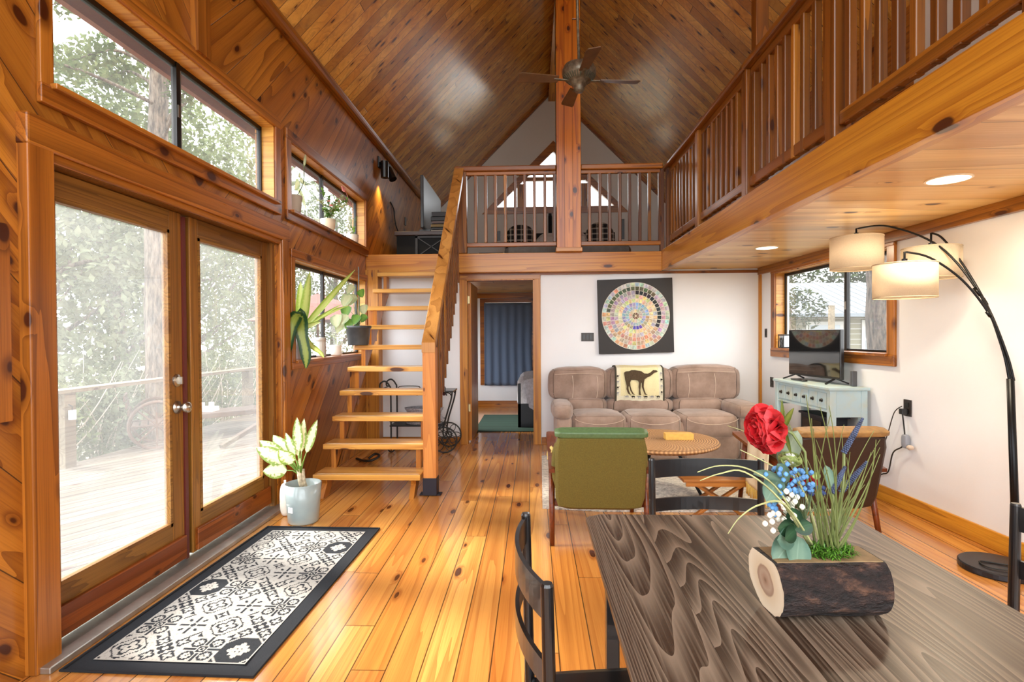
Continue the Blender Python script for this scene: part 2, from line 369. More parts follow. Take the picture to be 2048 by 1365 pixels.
    def build(s, name, mat, parent=None, smooth=False, bevel=0., local=False, subd=0, solid=0., label=None):
        me = bpy.data.meshes.new(name); vs = s.v
        if XF[0] and not local: vs = [tuple(XF[0] @ Vector(v)) for v in vs]
        if parent is not None and not local:
            inv = RM[parent.name].inverted(); vs = [tuple(inv @ Vector(v)) for v in vs]
        me.from_pydata(vs, [], s.f)
        for m in (mat if isinstance(mat, (list, tuple)) else [mat]): me.materials.append(m)
        me.polygons.foreach_set('material_index', s.mi)
        if any(c is not None for c in s.cols):
            ca = me.color_attributes.new('Col', 'FLOAT_COLOR', 'CORNER'); buf = []
            for f, c in zip(s.f, s.cols):
                if c is None: c = (1, 1, 1)
                for i in range(len(f)):
                    q = c[i] if isinstance(c[0], (list, tuple)) else c
                    buf += [q[0], q[1], q[2], 1.0]
            ca.data.foreach_set('color', buf)
        if smooth: me.polygons.foreach_set('use_smooth', [True]*len(s.f))
        me.update()
        o = bpy.data.objects.new(name, me); COL.objects.link(o)
        if parent is not None: o.parent = parent; RM[o.name] = RM[parent.name]
        if bevel:
            b = o.modifiers.new('bevel', 'BEVEL'); b.width = bevel; b.segments = 2; b.limit_method = 'ANGLE'; b.angle_limit = radians(40)
        if subd:
            q = o.modifiers.new('subd', 'SUBSURF'); q.levels = q.render_levels = subd
        if solid:
            q = o.modifiers.new('solid', 'SOLIDIFY'); q.thickness = solid; q.offset = 0
        if label: o['label'] = label
        return o

def thing(name, label, cat, loc=(0, 0, 0), rz=0., group=None, kind=None):
    o = bpy.data.objects.new(name, None); COL.objects.link(o); o.location = loc; o.rotation_euler = (0, 0, rz)
    o.empty_display_size = .05
    if label: o['label'] = label
    if cat: o['category'] = cat
    if group: o['group'] = group
    if kind: o['kind'] = kind
    RM[o.name] = Matrix.Translation(Vector(loc)) @ Matrix.Rotation(rz, 4, 'Z')
    return o
def tag(o, label, cat, group=None, kind=None):
    o['label'] = label; o['category'] = cat
    if group: o['group'] = group
    if kind: o['kind'] = kind
    return o
def struct(name, mb, mat, parent=None, label=None, **kw):
    o = mb.build(name, mat, parent, **kw)
    if parent is None: o['kind'] = 'structure'
    if label: o['label'] = label
    return o
def dup(root, loc, rz=0., label=None):
    def cp(o, par):
        c = o.copy(); COL.objects.link(c); c.parent = par
        for ch in o.children: cp(ch, c)
        return c
    r = root.copy(); COL.objects.link(r); r.location = loc; r.rotation_euler = (0, 0, rz)
    if label: r['label'] = label
    for ch in list(root.children): cp(ch, r)
    return r

# ================================================================== THE SHELL
XL, YB, YG = -1.95, 6.40, 10.5          # left wall, living-room back wall, loft gable wall
YN = -1.25                              # near end of the room
RX = .38; RZ = 6.0                      # ridge
WR_ANG = radians(2.0)
WALLR = Matrix.Translation(Vector((2.63, 6.4, 0))) @ Matrix.Rotation(WR_ANG, 4, 'Z') @ Matrix.Translation(Vector((-2.63, -6.4, 0)))

struct('floor', MB().box(-2.1, 3.0, YN, 9.75, -.06, 0), WD['floor'])
# left wall: four seen openings plus an unseen one added for bedroom light
m = MB()
T0, T1 = -2.09, -1.95
def lw(y0, y1, z0, z1): m.box(T0, T1, y0, y1, z0, z1)
lw(YN, 2.08, 0, 3.72)
lw(2.08, 4.04, 2.02, 2.31); lw(2.08, 2.13, 2.31, 2.88); lw(4.03, 4.29, 2.31, 2.88); lw(4.04, 4.33, 0, 2.31); lw(2.08, 4.29, 2.88, 3.72)
lw(4.33, 6.22, 0, 1.09); lw(4.33, 6.22, 1.93, 2.30); lw(4.29, 4.33, 2.30, 2.86); lw(4.29, 6.22, 2.86, 3.72); lw(6.22, 7.6, 0, 3.72)
lw(7.6, 9.2, 0, .6); lw(7.6, 9.2, 1.9, 3.72); lw(9.2, YG, 0, 3.72)  # unseen bedroom opening, enlarged to let in more daylight
struct('wall_left', m, WD['wall'])
# back wall of the living room, doorway to the bedroom
m = MB(); m.box(-1.95, -.80, YB, YB+.11, 0, 2.05); m.box(.01, 2.72, YB, YB+.11, 0, 2.05); m.box(-.80, .01, YB, YB+.11, 1.955, 2.05)
struct('wall_back', m, WHITE)
# bedroom back wall, partition and its window opening
m = MB(); m.box(-1.95, -.86, 9.68, 9.78, 0, 2.05); m.box(-.05, 3.0, 9.68, 9.78, 0, 2.05); m.box(-.86, -.05, 9.68, 9.78, 0, .45); m.box(-.86, -.05, 9.68, 9.78, 1.87, 2.05)
struct('wall_bedroom', m, WHITE)
# right wall (runs a touch out of square)
XF[0] = WALLR
m = MB()
def rw(y0, y1, z0, z1): m.box(2.63, 2.74, y0, y1, z0, z1)
rw(YN-.1, 4.24, 0, 2.2); rw(4.24, 6.02, 0, 1.13); rw(4.24, 6.02, 1.95, 2.2); rw(6.02, YG, 0, 2.2)
struct('wall_right', m, WHITE)
XF[0] = None
m = MB(); m.box(2.72, 2.83, YN, 4.0, 2.2, 3.68); struct('wall_loft', m, LOFTWHITE)
m = MB(); m.box(2.72, 2.83, 4.0, YG, 2.2, 3.68); struct('wall_loft_wood', m, WD['trimY'])
# gable wall with the triangular window
A_, B_, C_ = (-.73, 3.75), (1.59, 3.75), (.40, 4.83)
m = MB()
m.prism([(-2.0, 2.2), (2.8, 2.2), B_, A_], 'y', YG, YG+.12)
m.prism([(2.8, 2.2), (2.8, 3.58), (.38, 6.0), C_, B_], 'y', YG, YG+.12)
m.prism([A_, C_, (.38, 6.0), (-2.0, 3.62), (-2.0, 2.2)], 'y', YG, YG+.12)
struct('wall_gable', m, LOFTWHITE)
# roof slopes: boards run up the slope
m = MB(); m.prism([(-1.95, 3.67), (RX, RZ), (RX, RZ+.16), (-1.95, 3.83)], 'y', YN, YG+.4); struct('ceiling_left', m, WD['ceil'])
m = MB(); m.prism([(RX, RZ), (2.83, 3.55), (2.83, 3.71), (RX, RZ+.16)], 'y', YN, YG+.4); struct('ceiling_right', m, WD['ceil'])
EAVE = plain('red_brown_eave', '#8a5a4a', .7)
m = MB(); m.prism([(-1.95, 3.67), (-1.95, 3.83), (-2.36, 3.42), (-2.36, 2.97), (-2.32, 2.97), (-2.32, 3.30)], 'y', -1, YG+.4); struct('trim_eave', m, EAVE)
m = MB(); m.box(.31, .45, YN, YG, 5.78, 5.97); struct('beam_ridge', m, WD['beamY'])
# round-faced crown along the left wall head
m = MB()
m.prism([(-1.925+.055*cos(a), 3.705+.055*sin(a)) for a in [2*pi*k/16 for k in range(16)]], 'y', YN, YG)
struct('trim_crown_left', m, WD['railY'], smooth=False)
m = MB(); m.box(-1.96, -1.905, 3.05, 3.17, 2.94, 3.72); struct('trim_post_left', m, WD['trimZ'])
m = MB(); m.box(-1.96, -1.938, 1.85, 1.94, .99, 1.72); struct('trim_board_left', m, WD['trimZ'])
m = MB(); m.prism([(-1.95, 3.60), (.38, 5.93), (.38, 6.0), (-1.95, 3.68)], 'y', YG-.06, YG+.01); m.prism([(.38, 5.93), (2.83, 3.49), (2.83, 3.58), (.38, 6.0)], 'y', YG-.06, YG+.01)
struct('trim_gable', m, WD['railX'])
# loft floors
struct('ceiling_bedroom', MB().box(-1.95, 2.72, 6.36, YG, 2.05, 2.235), WD['soffit'])
struct('ceiling_loft', MB().box(1.52, 2.86, YN, 6.36, 2.055, 2.235), WD['soffit'])
m = MB(); m.box(-1.95, 1.47, 6.27, 6.42, 2.022, 2.243); struct('beam_back', m, WD['beamX'], bevel=.004)
m = MB(); m.box(1.47, 1.56, YN, 6.30, 2.027, 2.258); struct('beam_loft', m, WD['beamY'], bevel=.004)
m = MB(); m.box(-.86, 2.64, 6.375, 6.402, 2.0, 2.03); struct('trim_back_head', m, WD['railX'])
XF[0] = WALLR
struct('trim_right_head', MB().box(2.595, 2.632, YN, 6.4, 1.975, 2.056), WD['railY'], bevel=.004)
struct('baseboard_right', MB().box(2.612, 2.632, YN, 6.4, 0, .115), WD['beamY'], bevel=.006)
XF[0] = None
struct('trim_corner', MB().box(2.605, 2.645, 6.365, 6.402, .09, 2.02), WD['trimZX'])
m = MB(); m.box(.09, 2.63, 6.385, 6.402, 0, .088); m.box(-1.95, -.875, 6.385, 6.402, 0, .088); struct('baseboard_back', m, WD['trimX'], bevel=.004)
struct('baseboard_bedroom', MB().box(-1.9, 2.7, 9.66, 9.682, 0, .12), WD['railX'])
struct('trim_corner_post', MB().box(-1.95, -1.80, 6.24, 6.40, 0, 2.06), WD['trimZX'])
struct('trim_bedroom_head', MB().box(-1.9, 2.7, 9.655, 9.682, 1.95, 2.04), WD['railX'])
# threshold
m = MB(); m.box(-2.09, -1.87, 2.08, 4.06, -.01, .018); m.box(-1.93, -1.865, 2.0, 4.06, .0, .026); struct('trim_threshold', m, ALUM, bevel=.004)
# near end of the room: unseen open frame, shaped to let sky light in
m = MB()
for x0, x1 in ((-2.1, -1.9), (.3, .46), (2.7, 2.95)): m.box(x0, x1, YN-.12, YN, 0, 3.6)
m.box(-2.1, 2.95, YN-.12, YN, 2.2, 2.36); m.box(-2.1, 2.95, YN-.12, YN, 0, .25)
struct('wall_near', m, WHITE)
# centre post and the slim post behind the side railing
m = MB(); m.box(.27, .55, 6.20, 6.44, 2.26, 5.9); struct('column_center', m, WD['post'], bevel=.006)
struct('trim_post_base', MB().box(.262, .562, 6.195, 6.45, 2.243, 2.29), WD['beamX'], bevel=.004)
struct('column_loft', MB().box(1.615, 1.705, 4.0, 4.09, 2.235, 4.72), WD['rail'], bevel=.004)

# ------------------------------------------------------------------ windows and doors
def window(name, wall, y0, y1, z0, z1, cw=.07, cb=.075, mull=None, sill=True, side=1, dark=FRAME, far=None, near=None):
    "wall 'L': surface x=-1.95, outside at -x; wall 'R': surface x=2.63, outside at +x"
    s = -1 if wall == 'L' else 1; X = -1.95 if wall == 'L' else 2.63
    root = thing(name, None, None, (X, (y0+y1)/2, z0), kind='structure')
    far = cw if far is None else far; near = cw if near is None else near
    def bx(m, a, b, ya, yb, za, zb):
        xa, xb = X+s*a, X+s*b; m.box(min(xa, xb), max(xa, xb), ya, yb, za, zb)
    m = MB(); bx(m, -.022, 0, y0-near, y0, z0-cb, z1+cw); bx(m, -.022, 0, y1, y1+far, z0-cb, z1+cw); m.build('casing_side', WD['trimZ'], root, bevel=.004)
    m = MB(); bx(m, -.026, 0, y0-near-.002, y1+far+.002, z1, z1+cw+.002); bx(m, -.026, 0, y0-near-.002, y1+far+.002, z0-cb-.002, z0); m.build('casing', WD['trimY'], root, bevel=.005)
    m = MB(); bx(m, -.01, .10, y0, y1, z0-.012, z0+.006); bx(m, -.005, .1, y0, y1, z1-.008, z1+.01)
    bx(m, -.005, .1, y0-.01, y0+.008, z0, z1); bx(m, -.005, .1, y1-.008, y1+.01, z0, z1); m.build('window_lining', WD['tread'], root)
    if sill:
        m = MB(); bx(m, -.05, .1, y0-.02, y1+.02, z0-.014, z0+.010); m.build('window_sill', WD['trimY'], root, bevel=.004)
    m = MB(); f = .028
    bx(m, .085, .115, y0, y1, z0, z0+f); bx(m, .085, .115, y0, y1, z1-f-.008, z1); bx(m, .085, .115, y0, y0+f, z0, z1); bx(m, .085, .115, y1-f, y1, z0, z1)
    c = mull or (y0+y1)/2
    bx(m, .08, .112, c-.022, c+.012, z0, z1); m.build('sash_frame', dark, root)
    m = MB(); bx(m, .09, .118, c+.012, c+.035, z0+f, z1-f); bx(m, .09, .112, y0+f, y0+f+.022, z0+f, z1-f) if wall == 'L' else bx(m, .09, .112, y1-f-.03, y1-f, z0+f, z1-f)
    m.build('slider_rail', FRAMEG, root)
    m = MB(); bx(m, .076, .086, c-.012, c+.004, (z0+z1)/2-.035, (z0+z1)/2+.035); m.build('latch', STEEL, root)
    m = MB(); bx(m, .098, .101, y0+.02, y1-.02, z0+.02, z1-.02); m.build('pane', GLASS, root)
    return root
window('window_1', 'L', 2.13, 4.03, 2.31, 2.88, cw=.075, near=.06, cb=.08, mull=3.06)
window('window_2', 'L', 4.29, 6.22, 2.30, 2.86, cw=.08, cb=.08, mull=5.2)
window('window_3', 'L', 4.34, 6.22, 1.09, 1.93, cw=.07, cb=.06, mull=5.2)
XF[0] = WALLR
_rm = RM
w4 = window('window_4', 'R', 4.24, 6.02, 1.13, 1.95, cw=.085, cb=.085, mull=4.92)
XF[0] = None
# gable window
root = thing('window_5', None, None, (.4, YG, 3.75), kind='structure')
m = MB()
def ring(o, i, ya, yb):
    for k in range(3):
        a, b = o[k], o[(k+1) % 3]; c, d = i[k], i[(k+1) % 3]
        m.prism([a, b, d, c], 'y', ya, yb)
ring([(-.98, 3.63), (1.84, 3.63), (.40, 5.02)], [(-.70, 3.76), (1.56, 3.76), (.40, 4.81)], YG-.02, YG+.03)
m.build('window_frame', WD['railX'], root)
m = MB(); m.box(-.30, -.13, YG-.015, YG+.04, 3.75, 4.2); m.box(.93, 1.10, YG-.015, YG+.04, 3.75, 4.2); m.box(-.2, 1.0, YG-.01, YG+.05, 4.26, 4.33); m.build('mullion', WD['rail'], root)
m = MB(); m.prism([(-.72, 3.75), (1.58, 3.75), (.40, 4.82)], 'y', YG+.05, YG+.056); m.build('pane', GLASS, root)
# casing of the double door
root = thing('door_1', None, None, (-1.95, 3.07, 0), kind='structure')
for ya, yb in ((1.985, 2.10), (4.075, 4.19)):
    m = MB(); m.box(-1.96, -1.905, ya, yb, 0, 2.15)
    ins = (yb-.03, yb+.012) if ya < 3 else (ya-.012, ya+.03)
    m.box(-1.96, -1.918, ins[0], ins[1], 0, 2.03)
    j = m.build('casing_side', WD['trimZ'], root, bevel=.006)
m = MB(); m.box(-1.96, -1.902, 1.982, 4.193, 2.035, 2.16); m.box(-1.96, -1.92, 2.10, 4.075, 2.0, 2.04); m.build('casing', WD['trimY'], root, bevel=.008)
m = MB(); m.box(-2.088, -1.93, 2.078, 2.095, 0, 2.0); m.box(-2.088, -1.955, 3.997, 4.045, 0, 2.0); m.box(-2.088, -1.93, 2.078, 4.045, 1.997, 2.022); m.build('door_lining', WD['doorZ'], root)
def leaf_door(name, y0, y1, knob, sa=.1, sb=.1, x0=-2.035, x1=-1.99):
    root = thing(name, None, None, (x0, y0, 0), kind='structure')
    m = MB(); m.box(x0, x1, y0, y0+sa, .035, 1.995); m.box(x0, x1, y1-sb, y1, .035, 1.995); m.build('stile', WD['doorZ'], root, bevel=.004)
    m = MB(); m.box(x0, x1, y0+sa, y1-sb, 1.885, 1.995); m.box(x0, x1, y0+sa, y1-sb, .035, .255); m.build('rail', WD['doorY'], root, bevel=.004)
    m = MB(); s = .018
    m.box(x0+.012, x1+.002, y0+sa, y0+sa+s, .255, 1.885); m.box(x0+.012, x1+.002, y1-sb-s, y1-sb, .255, 1.885); m.box(x0+.012, x1+.002, y0+sa, y1-sb, .255, .255+s); m.box(x0+.012, x1+.002, y0+sa, y1-sb, 1.885-s, 1.885)
    m.build('glazing_bead', WD['doorY'], root)
    m = MB(); m.box(x0+.02, x0+.026, y0+sa-.01, y1-sb+.01, .25, 1.89); m.build('pane', GLASSD, root)
    m = MB(); m.box(x1-.002, x1+.02, y0+.02, y1-.01, .045, .175); m.build('kickboard', WD['kick'], root, bevel=.004)
    if knob:
        R = Matrix.Translation(Vector((x1, y1-.055, .905))) @ Matrix.Rotation(pi/2, 4, 'Y')
        m = MB(); m.lathe([(.0, -.005), (.036, -.002), (.036, .006), (.018, .012), (.013, .03), (.024, .042), (.031, .056), (.029, .068), (.015, .078), (0, .08)], M=R, n=20); m.build('door_knob', STEEL, root, smooth=True)
        R = Matrix.Translation(Vector((x1, y1-.055, 1.055))) @ Matrix.Rotation(pi/2, 4, 'Y')
        m = MB(); m.lathe([(0, -.004), (.036, -.002), (.034, .008), (.022, .014), (0, .015)], M=R, n=20); m.box(x1+.012, x1+.035, y1-.06, y1-.05, 1.035, 1.075); m.build('deadbolt', STEEL, root, smooth=False)
    return root
leaf_door('door_2', 2.097, 3.0, True, .075, .10)
leaf_door('door_3', 3.075, 3.99, False, .078, .082)
struct('trim_door_gap_shade', MB().box(-2.06, -2.03, 2.99, 3.085, .03, 1.99), BLACK)  # black strip standing in for shade between the door leaves
m = MB(); m.box(-2.03, -1.982, 3.0, 3.028, .03, 1.98); struct('trim_astragal', m, plain('dark_red_astragal', '#5a1f1a', .45))
# bedroom doorway casing and open leaf
root = thing('door_4', None, None, (-.4, 6.4, 0), kind='structure')
m = MB(); m.box(-.872, -.795, 6.38, 6.40, 0, 2.02); m.box(.008, .085, 6.38, 6.40, 0, 2.02); m.build('casing_side', WD['trimZX'], root, bevel=.005)
m = MB(); m.box(-.872, .085, 6.378, 6.40, 1.948, 2.022); m.build('casing', WD['trimX'], root, bevel=.005)
m = MB(); m.box(-.80, -.782, 6.38, 6.52, 0, 1.96); m.box(-.004, .012, 6.38, 6.52, 0, 1.96); m.box(-.8, .012, 6.38, 6.52, 1.94, 1.958); m.build('door_lining', WD['trimZX'], root)
root = thing('door_5', None, None, (-.75, 6.5, 0), kind='structure')
m = MB(); m.box(-.785, -.75, 6.53, 7.28, .02, 1.93); m.build('door_leaf', WD['trimZX'], root)
HINGE = plain('brass_hinge', '#c9b98a', .4, metal=.7)
for z in (.42, 1.72):
    m = MB(); m.box(-.784, -.765, 6.505, 6.535, z-.045, z+.045); m.build('hinge', HINGE, root)

# ================================================================== STAIRS
TH = .044
st = thing('staircase', 'open-tread pine staircase rising along the panelled wall to the loft', 'stairs', (-1.34, 4.3, 0))
for k in range(10):
    y = 4.29+.207*k; z = .2045*(k+1)-.025
    m = MB(); m.box(-1.785+.004*(k % 3), -.912, y, min(y+.262, 6.385), z-TH, z); m.build('tread', WD['tread'], st, bevel=.005)
    if k < 6:
        m = MB(); m.box(-1.76, -.93, y+.03, y+.034, z-.0005, z+.0012); m.build('grip_strip', plain('pale_grip_strip', '#efe3c8', .5) if k == 0 else bpy.data.materials['pale_grip_strip'], st)
for xs in (-1.72, -.995):
    pts = [(4.30, 0), (4.42, 0)]
    top = []
    for k in range(10):
        y = 4.29+.207*k+.03; z = .2045*(k+1)-.025-TH
        top += [(y, z), (y+.207, z)]
    pts = [(4.24, 0), (4.36, 0), (6.3, 1.80), (6.3, top[-1][1])] + top[::-1][0:] 
    # notched outline
    m = MB(); m.prism([(4.24, 0), (4.36, 0), (6.28, 1.79), (6.28, 2.0)] + top[::-1][1:] + [(4.33, .10)], 'x', xs, xs+.04); m.build('stringer', WD['string'], st)
for k in range(4, 10, 3):
    m = MB(); m.box(-1.79, -1.72, 4.29+.207*k+.1, 4.29+.207*k+.16, .2045*(k+1)-.4, .2045*(k+1)-.07); m.build('wall_cleat', WD['string'], st)
sr = thing('stair_railing', 'sloping pine stair handrail with slim balusters and square newel post', 'railing', (-.84, 4.4, 0))
m = MB(); m.box(-.895, -.79, 4.33, 4.435, .14, 1.2); m.build('newel_post', WD['newel'], sr, bevel=.005)
m = MB(); m.box(-.899, -.786, 4.326, 4.439, .004, .145); m.box(-.93, -.755, 4.34, 4.42, 0, .01); b_ = m.build('post_shoe', plain('black_steel_shoe', '#1c1722', .45, metal=.4), sr, bevel=.003, label='black steel shoe')
m = MB(); m.prism([(4.325, 1.155), (6.24, 3.132), (6.24, 3.225), (4.325, 1.24)], 'x', -.90, -.79); m.build('handrail', WD['hand'], sr, bevel=.005)
for i in range(-2, 12):
    y = 4.87+.12*i; z0 = .50+1.06*(y-4.87); z1 = 1.155+1.033*(y-4.325)+.02
    m = MB(); m.box(-.885, -.85, y, y+.036, max(z0, .03), z1); m.build('baluster', WD['rail'], sr, bevel=.003)

# ================================================================== LOFT RAILINGS
rng = random.Random(3)
def baluster(m, x, y, z0, z1, s=.035):
    j = (rng.random()-.5)*.008
    m.box(x-s/2+j, x+s/2+j, y-s/2, y+s/2, z0, z1)
lr = thing('loft_railing', 'rustic wooden railing across the front of the loft', 'railing', (.3, 6.3, 2.243))
m = MB(); m.box(-.90, .27, 6.245, 6.345, 3.185, 3.245); m.build('top_rail', WD['railX'], lr, bevel=.012)
m = MB(); m.box(.55, 1.483, 6.245, 6.345, 3.185, 3.245); m.build('top_rail', WD['railX'], lr, bevel=.012)
for a, b in ((-.78, .27), (.55, 1.46)):
    m = MB(); m.box(a, b, 6.28, 6.32, 3.145, 3.187); m.build('under_rail', WD['railX'], lr, bevel=.006)
    m = MB(); m.box(a, b, 6.27, 6.32, 2.318, 2.366); m.build('bottom_rail', WD['railX'], lr, bevel=.006)
m = MB(); m.box(-.86, -.765, 6.26, 6.35, 2.243, 3.187); m.build('rail_post', WD['rail'], lr, bevel=.006)
m = MB(); m.box(1.455, 1.50, 6.27, 6.34, 2.243, 3.187); m.build('rail_post', WD['rail'], lr, bevel=.006)
for i in range(9):
    m = MB(); baluster(m, -.66+.114*i, 6.297, 2.366, 3.15); m.build('baluster', WD['rail'], lr, bevel=.006)
for i in range(8):
    m = MB(); baluster(m, .655+.114*i, 6.297, 2.366, 3.15); m.build('baluster', WD['rail'], lr, bevel=.006)
sd = thing('side_railing', 'rustic wooden railing along the side loft above the sitting area', 'railing', (1.55, 3, 2.258))
posts = [6.2, 5.08, 3.95, 2.83, 1.70, .57, -.56]
for i, y in enumerate(posts):
    m = MB(); m.box(1.505, 1.595, y-.045, y+.045, 2.258, 3.165); m.build('rail_post', WD['rail'], sd, bevel=.008)
for i in range(len(posts)-1):
    a, b = posts[i+1]+.045, posts[i]-.045
    m = MB(); m.box(1.53, 1.575, a, b, 2.335, 2.405); m.build('bottom_rail', WD['railY'], sd, bevel=.008)
    m = MB(); m.box(1.535, 1.57, a, b, 3.105, 3.165); m.build('under_rail', WD['railY'], sd, bevel=.006)
    n = 9
    for k in range(n):
        y = a + (b-a)*(k+.5)/n
        m = MB(); baluster(m, 1.552, y, 2.33, 3.11, .04); m.build('baluster', WD['rail'], sd, bevel=.006)
m = MB(); m.box(1.485, 1.615, posts[2]-.03, 6.35, 3.165, 3.205); m.build('top_rail', WD['railY'], sd, bevel=.012)
m = MB(); m.box(1.485, 1.615, YN, posts[2]+.03, 3.17, 3.212); m.build('top_rail', WD['railY'], sd, bevel=.012)

# ================================================================== DINING END
tb = thing('dining_table', 'dark grey-brown grained wood dining table with black square legs', 'table', (.566, .95, 0), -.006)
m = MB(); b0 = (.158, .976, .19, 1.685)
def tabletop(m, x0, x1, y0, y1, z0, z1, c=.035, bv=.028):
    def ring(o, z):
        return [(x0+o+c, y0+o, z), (x1-o-c, y0+o, z), (x1-o, y0+o+c, z), (x1-o, y1-o-c, z), (x1-o-c, y1-o, z), (x0+o+c, y1-o, z), (x0+o, y1-o-c, z), (x0+o, y0+o+c, z)]
    rs = [ring(.006, z0), ring(0, z0+.01), ring(0, z1-.016), ring(bv, z1)]
    k = len(m.v)
    for r in rs: m.v += r
    m.face([k+i for i in range(8)][::-1]); m.face([k+24+i for i in range(8)])
    for q in range(3):
        for i in range(8): m.face([k+q*8+i, k+q*8+(i+1) % 8, k+q*8+8+(i+1) % 8, k+q*8+8+i])
tabletop(m, *b0, .712, .75, c=.012); m.build('tabletop', WD['table'], tb)
m = MB(); m.box(.20, .93, 1.49, 1.51, .65, .712); m.box(.20, .93, .25, .27, .65, .712); m.box(.20, .22, .25, 1.51, .65, .712); m.box(.91, .93, .25, 1.51, .65, .712); m.build('apron', BLACK, tb)
for x in (.213, .918):
    for y in (.26, 1.50):
        m = MB(); m.box(x-.018, x+.018, y-.018, y+.018, 0, .712); m.build('leg', BLACK, tb, bevel=.003)

def dining_chair(label, loc, rz):
    t = thing('dining_chair', label, 'chair', loc, rz, 'black dining chairs')
    for sx in (-1, 1):
        m = MB(); m.tube([(sx*.186, 0, 0), (sx*.187, .008, .44), (sx*.189, 0, .855), (sx*.189, 0, .86)], [.010, .0125, .0115, .0095], 18); m.build('rear_leg', BLACK, t, local=True, smooth=False)
        m = MB(); m.tube([(sx*.18, .37, 0), (sx*.18, .36, .44)], [.009, .012], 14); m.build('front_leg', BLACK, t, local=True)
    for z, h, nm in ((.822, .062, 'top_slat'), (.694, .045, 'lower_slat')):
        m = MB()
        def fn(u, v, z=z, h=h):
            a = u*2-1; return (a*.182, -.034*(1-a*a)-.002, z-h/2+h*v)
        m.grid(fn, 18, 1); m.build(nm, BLACK, t, local=True, solid=.009)
    m = MB(); m.cushion(-.195, .195, -.005, .385, .435, .465, e=7, n=8); m.build('seat', BLACK, t, local=True, smooth=True)
    m = MB(); m.bar((-.18, .18, .2), (.18, .18, .2), .016, .016); m.bar((-.185, .0, .2), (-.18, .365, .2), .016, .016); m.bar((.185, .0, .2), (.18, .365, .2), .016, .016); m.build('stretcher', BLACK, t, local=True)
    return t
dining_chair('black dining chair at the left side of the table, back seen edge-on', (0, 1.144, 0), radians(-83.5))
dining_chair('black dining chair at the far end of the table in front of the armchairs', (.603, 1.925, 0), pi)
dining_chair('black dining chair on the lamp side of the table, cut by the frame edge', (1.225, 1.245, 0), radians(88))

# ---- log centrepiece
BARK = NT('log_bark'); _tc = BARK.n('TexCoord').outputs['Object']
_mp = BARK.n('Mapping', {'Vector': _tc, 'Scale': (22, 42, 42)}).outputs[0]
_n1 = BARK.n('TexNoise', {'Vector': _mp, 'Scale': 1., 'Detail': 6, 'Roughness': .65}).outputs[0]
_c = BARK.n('ValToRGB', {0: _n1}); _cr = _c.color_ramp; _cr.elements[0].position = .38; _cr.elements[0].color = lin('#0b0707'); _cr.elements[1].position = .72; _cr.elements[1].color = lin('#6b4a38')
_e = _cr.elements.new(.55); _e.color = lin('#2a1a17')
BARK = BARK.surf(BARK.pbsdf(_c.outputs[0], .6, Normal=BARK.bump(_n1, 1., .03)).outputs[0])
LOGEND = NT('log_cut_end'); _tc = LOGEND.n('TexCoord').outputs['Object']
_v = LOGEND.n('VectorMath', {0: _tc, 1: (.455, 1.14, .815)}, operation='SUBTRACT')
_mp = LOGEND.n('Mapping', {'Vector': _tc, 'Location': (0, 0, 0), 'Scale': (0, 1, 1)}).outputs[0]
_ln = LOGEND.n('VectorMath', {0: _mp}, operation='LENGTH').outputs['Value']
_ln = LOGEND.math('ADD', _ln, LOGEND.mr(LOGEND.n('TexNoise', {'Vector': _tc, 'Scale': 40.}).outputs[0], 0, 1, -.004, .004))
_c = LOGEND.n('ValToRGB', {0: LOGEND.mr(_ln, 0, .062)}); _cr = _c.color_ramp
_cr.elements[0].position = 0; _cr.elements[0].color = lin('#8a6a52'); _cr.elements[1].position = 1; _cr.elements[1].color = lin('#ecdcc0')
for p_, q_ in ((.12, '#b09078'), (.3, '#bda38c'), (.45, '#a98b74'), (.5, '#e3cfae'), (.93, '#f0e2c8')):
    _e = _cr.elements.new(p_); _e.color = lin(q_)
LOGEND = LOGEND.surf(LOGEND.pbsdf(_c.outputs[0], .7).outputs[0])
LC = Vector((.562, 1.092, .811)); LANG = radians(3)
lg = thing('flower_log_planter', 'bark-covered log planter with artificial flowers and moss on the dining table', 'flower arrangement', tuple(LC), LANG)
HL, RL = .106, .064
def lr_(a, x):
    r = RL*(1+.05*mn.noise(Vector((x*14, cos(a)*2.2, sin(a)*2.2)))+.035*mn.noise(Vector((x*45, cos(a)*6, sin(a)*6))))
    z = min(r*sin(a), .050); y = r*cos(a)
    return y, z
m = MB()
def lx(u, yz): return (u*2-1)*HL - (1-u)*(.06*yz[0]+.10*yz[1])
m.grid(lambda u, v: (lambda yz: (lx(u, yz), yz[0], yz[1]))(lr_(v*2*pi, u*.25)), 24, 64)
m.build('log_bark', BARK, lg, local=True, smooth=True)
for sx in (-1, 1):
    m = MB(); m.poly([(lx((sx+1)/2, yz_)+sx*.0005, *yz_) for yz_ in [lr_(j/64*2*pi, (0 if sx < 0 else .25)) for j in range(64)]][::sx]); m.build('cut_end', LOGEND, lg, local=True, label='pale sawn end with growth rings')
m = MB(); m.box(-HL+.004, HL-.004, -.038, .038, .046, .0512); m.build('flat_top', plain('dull_sawn_top', '#8d7350', .7, noise=.35, nscale=30), lg, local=True, label='flat sawn top')
MOSS = plain('green_moss', '#3f6b1f', .9, noise=.5, nscale=60)
m = MB(); r_ = random.Random(5)
for i in range(420):
    a = r_.random()*2*pi; q = sqrt(r_.random()); x, y = .02+.048*q*cos(a), .028*q*sin(a)
    z = .052+.016*(1-q*q); d = Vector((r_.gauss(0, 1), r_.gauss(0, 1), abs(r_.gauss(0, 1))+.2)).normalized()
    m.leaf((x, y, z), d, .018, .006, .5, n=2)
m.build('moss', leaf_mat('moss_leaf', '#2f5a18', '#6fa03a', '#5c8a2c'), lg, local=True)
RMl = RM[lg.name]
def W(x, y, Y): return at(x, y, Y)
